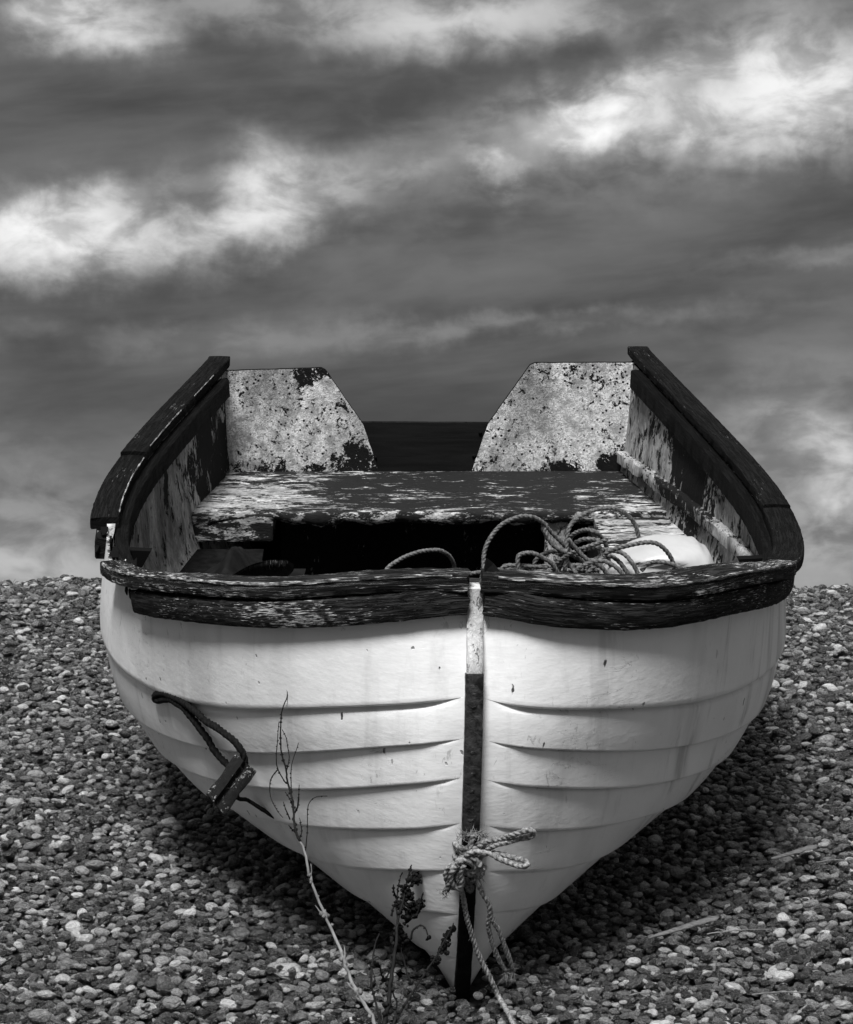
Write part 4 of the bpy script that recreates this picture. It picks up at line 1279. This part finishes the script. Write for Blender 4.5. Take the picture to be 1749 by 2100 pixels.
# curled dead leaves low on the dock plant
for c_, s in (((.052 + dk[0][3][0], dk[0][3][1] - .02, dk[0][3][2] - .02), .03), ((dk[0][4][0] - .035, dk[0][4][1], dk[0][4][2] - .01), .022)):
    V = []
    for i in range(9):
        for j in range(5): a = i / 8 * 4.2; q = (j - 2) / 2; V.append(np.array(c_) - np.array(l) + np.array([s * .45 * math.cos(a) * (1 - .5 * i / 8), q * s * .5 * math.sin(math.pi * (i + .6) / 9), s * .6 * math.sin(a) - i * s * .09]))
    mk('dead_leaf', V, grid_faces(9, 5), M_twig, dock)
for (x, y, z), lab in zip(D['grass'], ('small curved grass blade on the shingle crest at far left', 'tiny grass sprig on the crest just right of the boat', 'second tiny grass sprig on the crest, right of the boat')):
    z0 = float(ground_z(x, y)) + .015; g_ = thing('grass_blade', lab, 'grass', (x, y, z0)); 
    hh = .05 if x < 0 else .035
    for d in ((0.014, 0), (-.006, .01)) if x < 0 else ((.006, 0), (-.01, .0), (.014, .004)):
        twig('blade', [(0, 0, -.01), (d[0] * .3, d[1] * .4, hh * .6), (d[0] * 1.2, d[1], hh)], .0016, .0006, M_grass, g_)
fl_l = ['pale split driftwood sliver on the shingle at the right, the upper one', 'pale split driftwood sliver on the shingle right of the stem, the lower one',
        'thin bleached straw just right of the lower driftwood sliver', 'thin bleached straw at the right edge beside dark stones', 'thin straw lying near the bottom right corner', 'short pale straw near the bottom, right of the trailing rope']
for i, (a, b) in enumerate(D['flot']):
    a = np.array(a); b = np.array(b); c_ = (a + b) / 2; l = tuple(c_)
    if i < 2:
        d = b - a; Ld = np.linalg.norm(d); d /= Ld; s = np.cross(d, [0, -.25, 1]); s /= np.linalg.norm(s); u = np.cross(s, d); V = []
        for k in range(12):
            f = k / 11; wd = (.002 + .0115 * f ** .6) * (1 + .2 * nz((f, i, 0), 6)); p = a + d * f * Ld - c_
            if k == 11: wd *= .5
            for (q, r_) in ((1, .3), (.4, 1), (-.4, 1), (-1, .2), (-.4, -1), (.4, -1)): V.append(p + s * q * wd + u * r_ * .0028 + u * .002 * nz(p, 60, q))
        F = grid_faces(12, 6, True) + [tuple(range(6))[::-1], tuple(66 + j for j in range(6))]
        ob = mk('driftwood_sliver', V, F, M_straw); ob.location = l; ob['label'] = fl_l[i]; ob['category'] = 'driftwood'
    else:
        ob = twig('straw', [a, c_ + np.array([0, 0, .003]), b], .0016, .0012, M_straw, None, 0, l); ob.location = l; ob['label'] = fl_l[i]; ob['category'] = 'straw'

# ------------------------------------------------------------------ pebbles
def pebble_mesh(i, sub):
    bm = bmesh.new(); bmesh.ops.create_icosphere(bm, subdivisions=sub, radius=1.0); r_ = random.Random(100 + i)
    off = Vector((r_.uniform(0, 90), r_.uniform(0, 90), 0)); cuts = [(Vector((r_.gauss(0, 1), r_.gauss(0, 1), r_.gauss(0, 1))).normalized(), r_.uniform(.78, .94)) for _ in range(3 if i % 4 else 6)]
    for v in bm.verts:
        c = v.co.normalized(); r0 = 1 + .22 * mnoise.noise(c * .9 + off) + .05 * mnoise.noise(c * 2.2 + off)
        p = c * r0
        for d, k in cuts:           # slightly flattened faces, as on a knocked flint
            q = p.dot(d)
            if q > k: p -= d * (q - k) * (.5 if i % 4 else .85)
        p.x = p.x * (1 + .18 * p.y * (1 if i % 2 else -.4)); v.co = p
    me = bpy.data.meshes.new('pebble'); bm.to_mesh(me); bm.free(); me.materials.append(M_pebble); me.polygons.foreach_set('use_smooth', [True] * len(me.polygons)); return me
PM = [pebble_mesh(i, 3) for i in range(14)]
RES = .004; X0, Y0, X1, Y1 = -3.2, 3.3, 3.2, 8.75
gx = np.arange(X0, X1, RES); gy = np.arange(Y0, Y1, RES)
H = ground_z(*np.meshgrid(gx, gy, indexing='ij')).astype(np.float32)
def lim(Y): return .30 * Y + .52
NP = 370000
px = rng.uniform(X0 + .05, X1 - .05, NP * 2); py = rng.uniform(Y0 + .05, Y1 - .05, NP * 2)
k = np.abs(px) < lim(py); px, py = px[k][:NP], py[k][:NP]; m_ = len(px)
La = np.exp(rng.normal(math.log(.0094), .34, m_)); La = np.clip(La, .0048, .024)          # half lengths
big = rng.random(m_) < .02; La[big] *= 1.45
Lb = La * rng.uniform(.46, .80, m_); Lc = La * rng.uniform(.40, .66, m_)
yaw = rng.uniform(0, math.pi, m_); yaw = np.where(rng.random(m_) < .75, rng.normal(.1, .42, m_), yaw)
tx = rng.normal(-.22, .26, m_); ty = rng.normal(0, .24, m_); up_r = rng.random(m_) < .07; tx[up_r] += rng.choice([-1, 1], up_r.sum()) * rng.uniform(.6, 1.3, up_r.sum())
idx = rng.integers(0, len(PM), m_)
# boat clearance
BI = np.array(BM.inverted())
hullW = [np.array([r_[:, i] for i in range(100)]) for r_ in ROWS]
def in_boat(p, r_):
    q = BI[:3, :3] @ p + BI[:3, 3]; u = q[1]
    if u < -.03 or u > 3.0: return False
    x = math.sqrt(min(1, max(0, u / LEN)))
    for c_ in (x, max(0, math.sqrt(max(0, u - .1) / LEN)) if u < .6 else x):
        R_ = hullW[0 if q[0] > 0 else 1][min(99, int(c_ * 99))]; ws = R_[::-1, 2]; vs = np.abs(R_[::-1, 0])
        if q[2] > ws[0] - .03 - r_ * .1 and abs(q[0]) < np.interp(q[2] + r_ * .5, ws, vs) + r_ * .3 + .003: return True
    return False
acc = rng.random(m_); keep = np.zeros(m_, bool); pz = np.zeros(m_)
near_boat = (np.abs(px - .05) < .75) & (py > 4.0) & (py < 7.1)
for i in range(m_):
    a, b, c_ = La[i], Lb[i], Lc[i]; rr = .5 * (a + b); x, y = px[i], py[i]
    ix, iy = int((x - X0) / RES), int((y - Y0) / RES); q = int(rr / RES) + 1
    if ix - q < 0 or iy - q < 0 or ix + q + 1 > H.shape[0] or iy + q + 1 > H.shape[1]: continue
    Wd = H[ix - q:ix + q + 1, iy - q:iy + q + 1]
    g0 = .03 + .24 * (y - 4.2)
    ax = (gx[ix - q:ix + q + 1] - x)[:, None]; ay = (gy[iy - q:iy + q + 1] - y)[None, :]
    d2 = (ax * ax + ay * ay) / (rr * rr); ins = d2 < 1
    if not ins.any(): continue
    hs = Wd[ins]; zc = float(hs.mean() * .45 + hs.max() * .55) + c_ * .62
    gz = float(ground_z(x, y))
    if zc - gz > .042 or acc[i] > math.exp(-max(0, zc - gz - .011) / .0075): continue      # enough stones here already
    if near_boat[i] and in_boat(np.array([x, y, zc]), max(a, b)): continue
    top = zc + c_ * np.sqrt(np.clip(1 - d2, 0, 1)); Wd[ins] = np.maximum(Wd[ins], top[ins])
    keep[i] = True; pz[i] = zc
px, py, pz, La, Lb, Lc, yaw, tx, ty, idx = [a[keep] for a in (px, py, pz, La, Lb, Lc, yaw, tx, ty, idx)]
foot = []
for k_ in range(46):      # stones heaped against the foot of the stem
    a = rng.uniform(0, 2 * math.pi); R_ = rng.uniform(.030, .10); fx, fy = .069 + R_ * math.cos(a), 4.215 + R_ * 1.3 * math.sin(a)
    if abs(fx - .069) < .026 and fy > 4.17: continue
    s_ = rng.uniform(.007, .013); foot.append((fx, fy, float(ground_z(fx, fy)) + .030 - .12 * max(0, R_ - .05) + rng.uniform(-.004, .008), s_, s_ * .75, s_ * .55, rng.normal(0, .6), rng.normal(-.1, .3), rng.normal(0, .3), int(rng.integers(0, len(PM)))))
foot = np.array(foot).T
px, py, pz, La, Lb, Lc, yaw, tx, ty = [np.concatenate([a, foot[i]]) for i, a in enumerate((px, py, pz, La, Lb, Lc, yaw, tx, ty))]; idx = np.concatenate([idx, foot[9].astype(int)])
slope = np.where(py < 7.3, math.atan(.24), 0.0)
print('pebbles', len(px))
# the stones that show largest in the picture are objects of their own
sz = (La + Lb) / np.hypot(py, .8); ct = camo.matrix_basis
ang = (pz - .8) / py; inview = (np.abs(px / py) < .192) & (ang > -.205) & (ang < .02)
sz = np.where(inview, sz, 0); topi = np.argsort(-sz)[:300]; mask = np.zeros(len(px), bool); mask[topi] = True
from mathutils import Euler
for i in np.where(mask)[0]:
    ob = bpy.data.objects.new('pebble', PM[idx[i]]); COL.objects.link(ob); ob.parent = beach
    ob.location = (px[i], py[i], pz[i]); ob.rotation_euler = Euler((tx[i] + slope[i], ty[i], yaw[i]), 'XYZ'); ob.scale = (La[i], Lb[i], Lc[i])
r_ = ~mask; pts = np.stack([px[r_], py[r_], pz[r_]], -1)
me = bpy.data.meshes.new('pebbles'); me.from_pydata(pts.tolist(), [], [])
at = me.attributes.new('rot', 'FLOAT_VECTOR', 'POINT'); at.data.foreach_set('vector', np.stack([tx[r_] + slope[r_], ty[r_], yaw[r_]], -1).ravel())
at = me.attributes.new('scl', 'FLOAT_VECTOR', 'POINT'); at.data.foreach_set('vector', np.stack([La[r_], Lb[r_], Lc[r_]], -1).ravel())
at = me.attributes.new('pick', 'INT', 'POINT'); at.data.foreach_set('value', idx[r_].astype(np.int32))
peb = bpy.data.objects.new('pebbles', me); COL.objects.link(peb); peb.parent = beach; peb['kind'] = 'stuff'; me.materials.append(M_pebble)
tcol = bpy.data.collections.new('pebble_shapes')
for i, pm in enumerate(PM): tcol.objects.link(bpy.data.objects.new('pebble_shape_%02d' % i, pm))
ng = bpy.data.node_groups.new('scatter_pebbles', 'GeometryNodeTree')
ng.interface.new_socket('Geometry', in_out='INPUT', socket_type='NodeSocketGeometry'); ng.interface.new_socket('Geometry', in_out='OUTPUT', socket_type='NodeSocketGeometry')
gi = ng.nodes.new('NodeGroupInput'); go = ng.nodes.new('NodeGroupOutput'); ci = ng.nodes.new('GeometryNodeCollectionInfo'); ci.inputs['Collection'].default_value = tcol
ci.inputs['Separate Children'].default_value = True; ci.inputs['Reset Children'].default_value = True
ip = ng.nodes.new('GeometryNodeInstanceOnPoints'); ip.inputs['Pick Instance'].default_value = True
def na(nm, ty_):
    d = ng.nodes.new('GeometryNodeInputNamedAttribute'); d.data_type = ty_; d.inputs['Name'].default_value = nm; return d.outputs['Attribute']
e2r = ng.nodes.new('FunctionNodeEulerToRotation')
for a, b in ((gi.outputs[0], ip.inputs['Points']), (ci.outputs[0], ip.inputs['Instance']), (na('pick', 'INT'), ip.inputs['Instance Index']), (na('rot', 'FLOAT_VECTOR'), e2r.inputs[0]),
             (e2r.outputs[0], ip.inputs['Rotation']), (na('scl', 'FLOAT_VECTOR'), ip.inputs['Scale']), (ip.outputs[0], go.inputs[0])): ng.links.new(a, b)
md = peb.modifiers.new('scatter', 'NODES'); md.node_group = ng
bpy.context.view_layer.update()
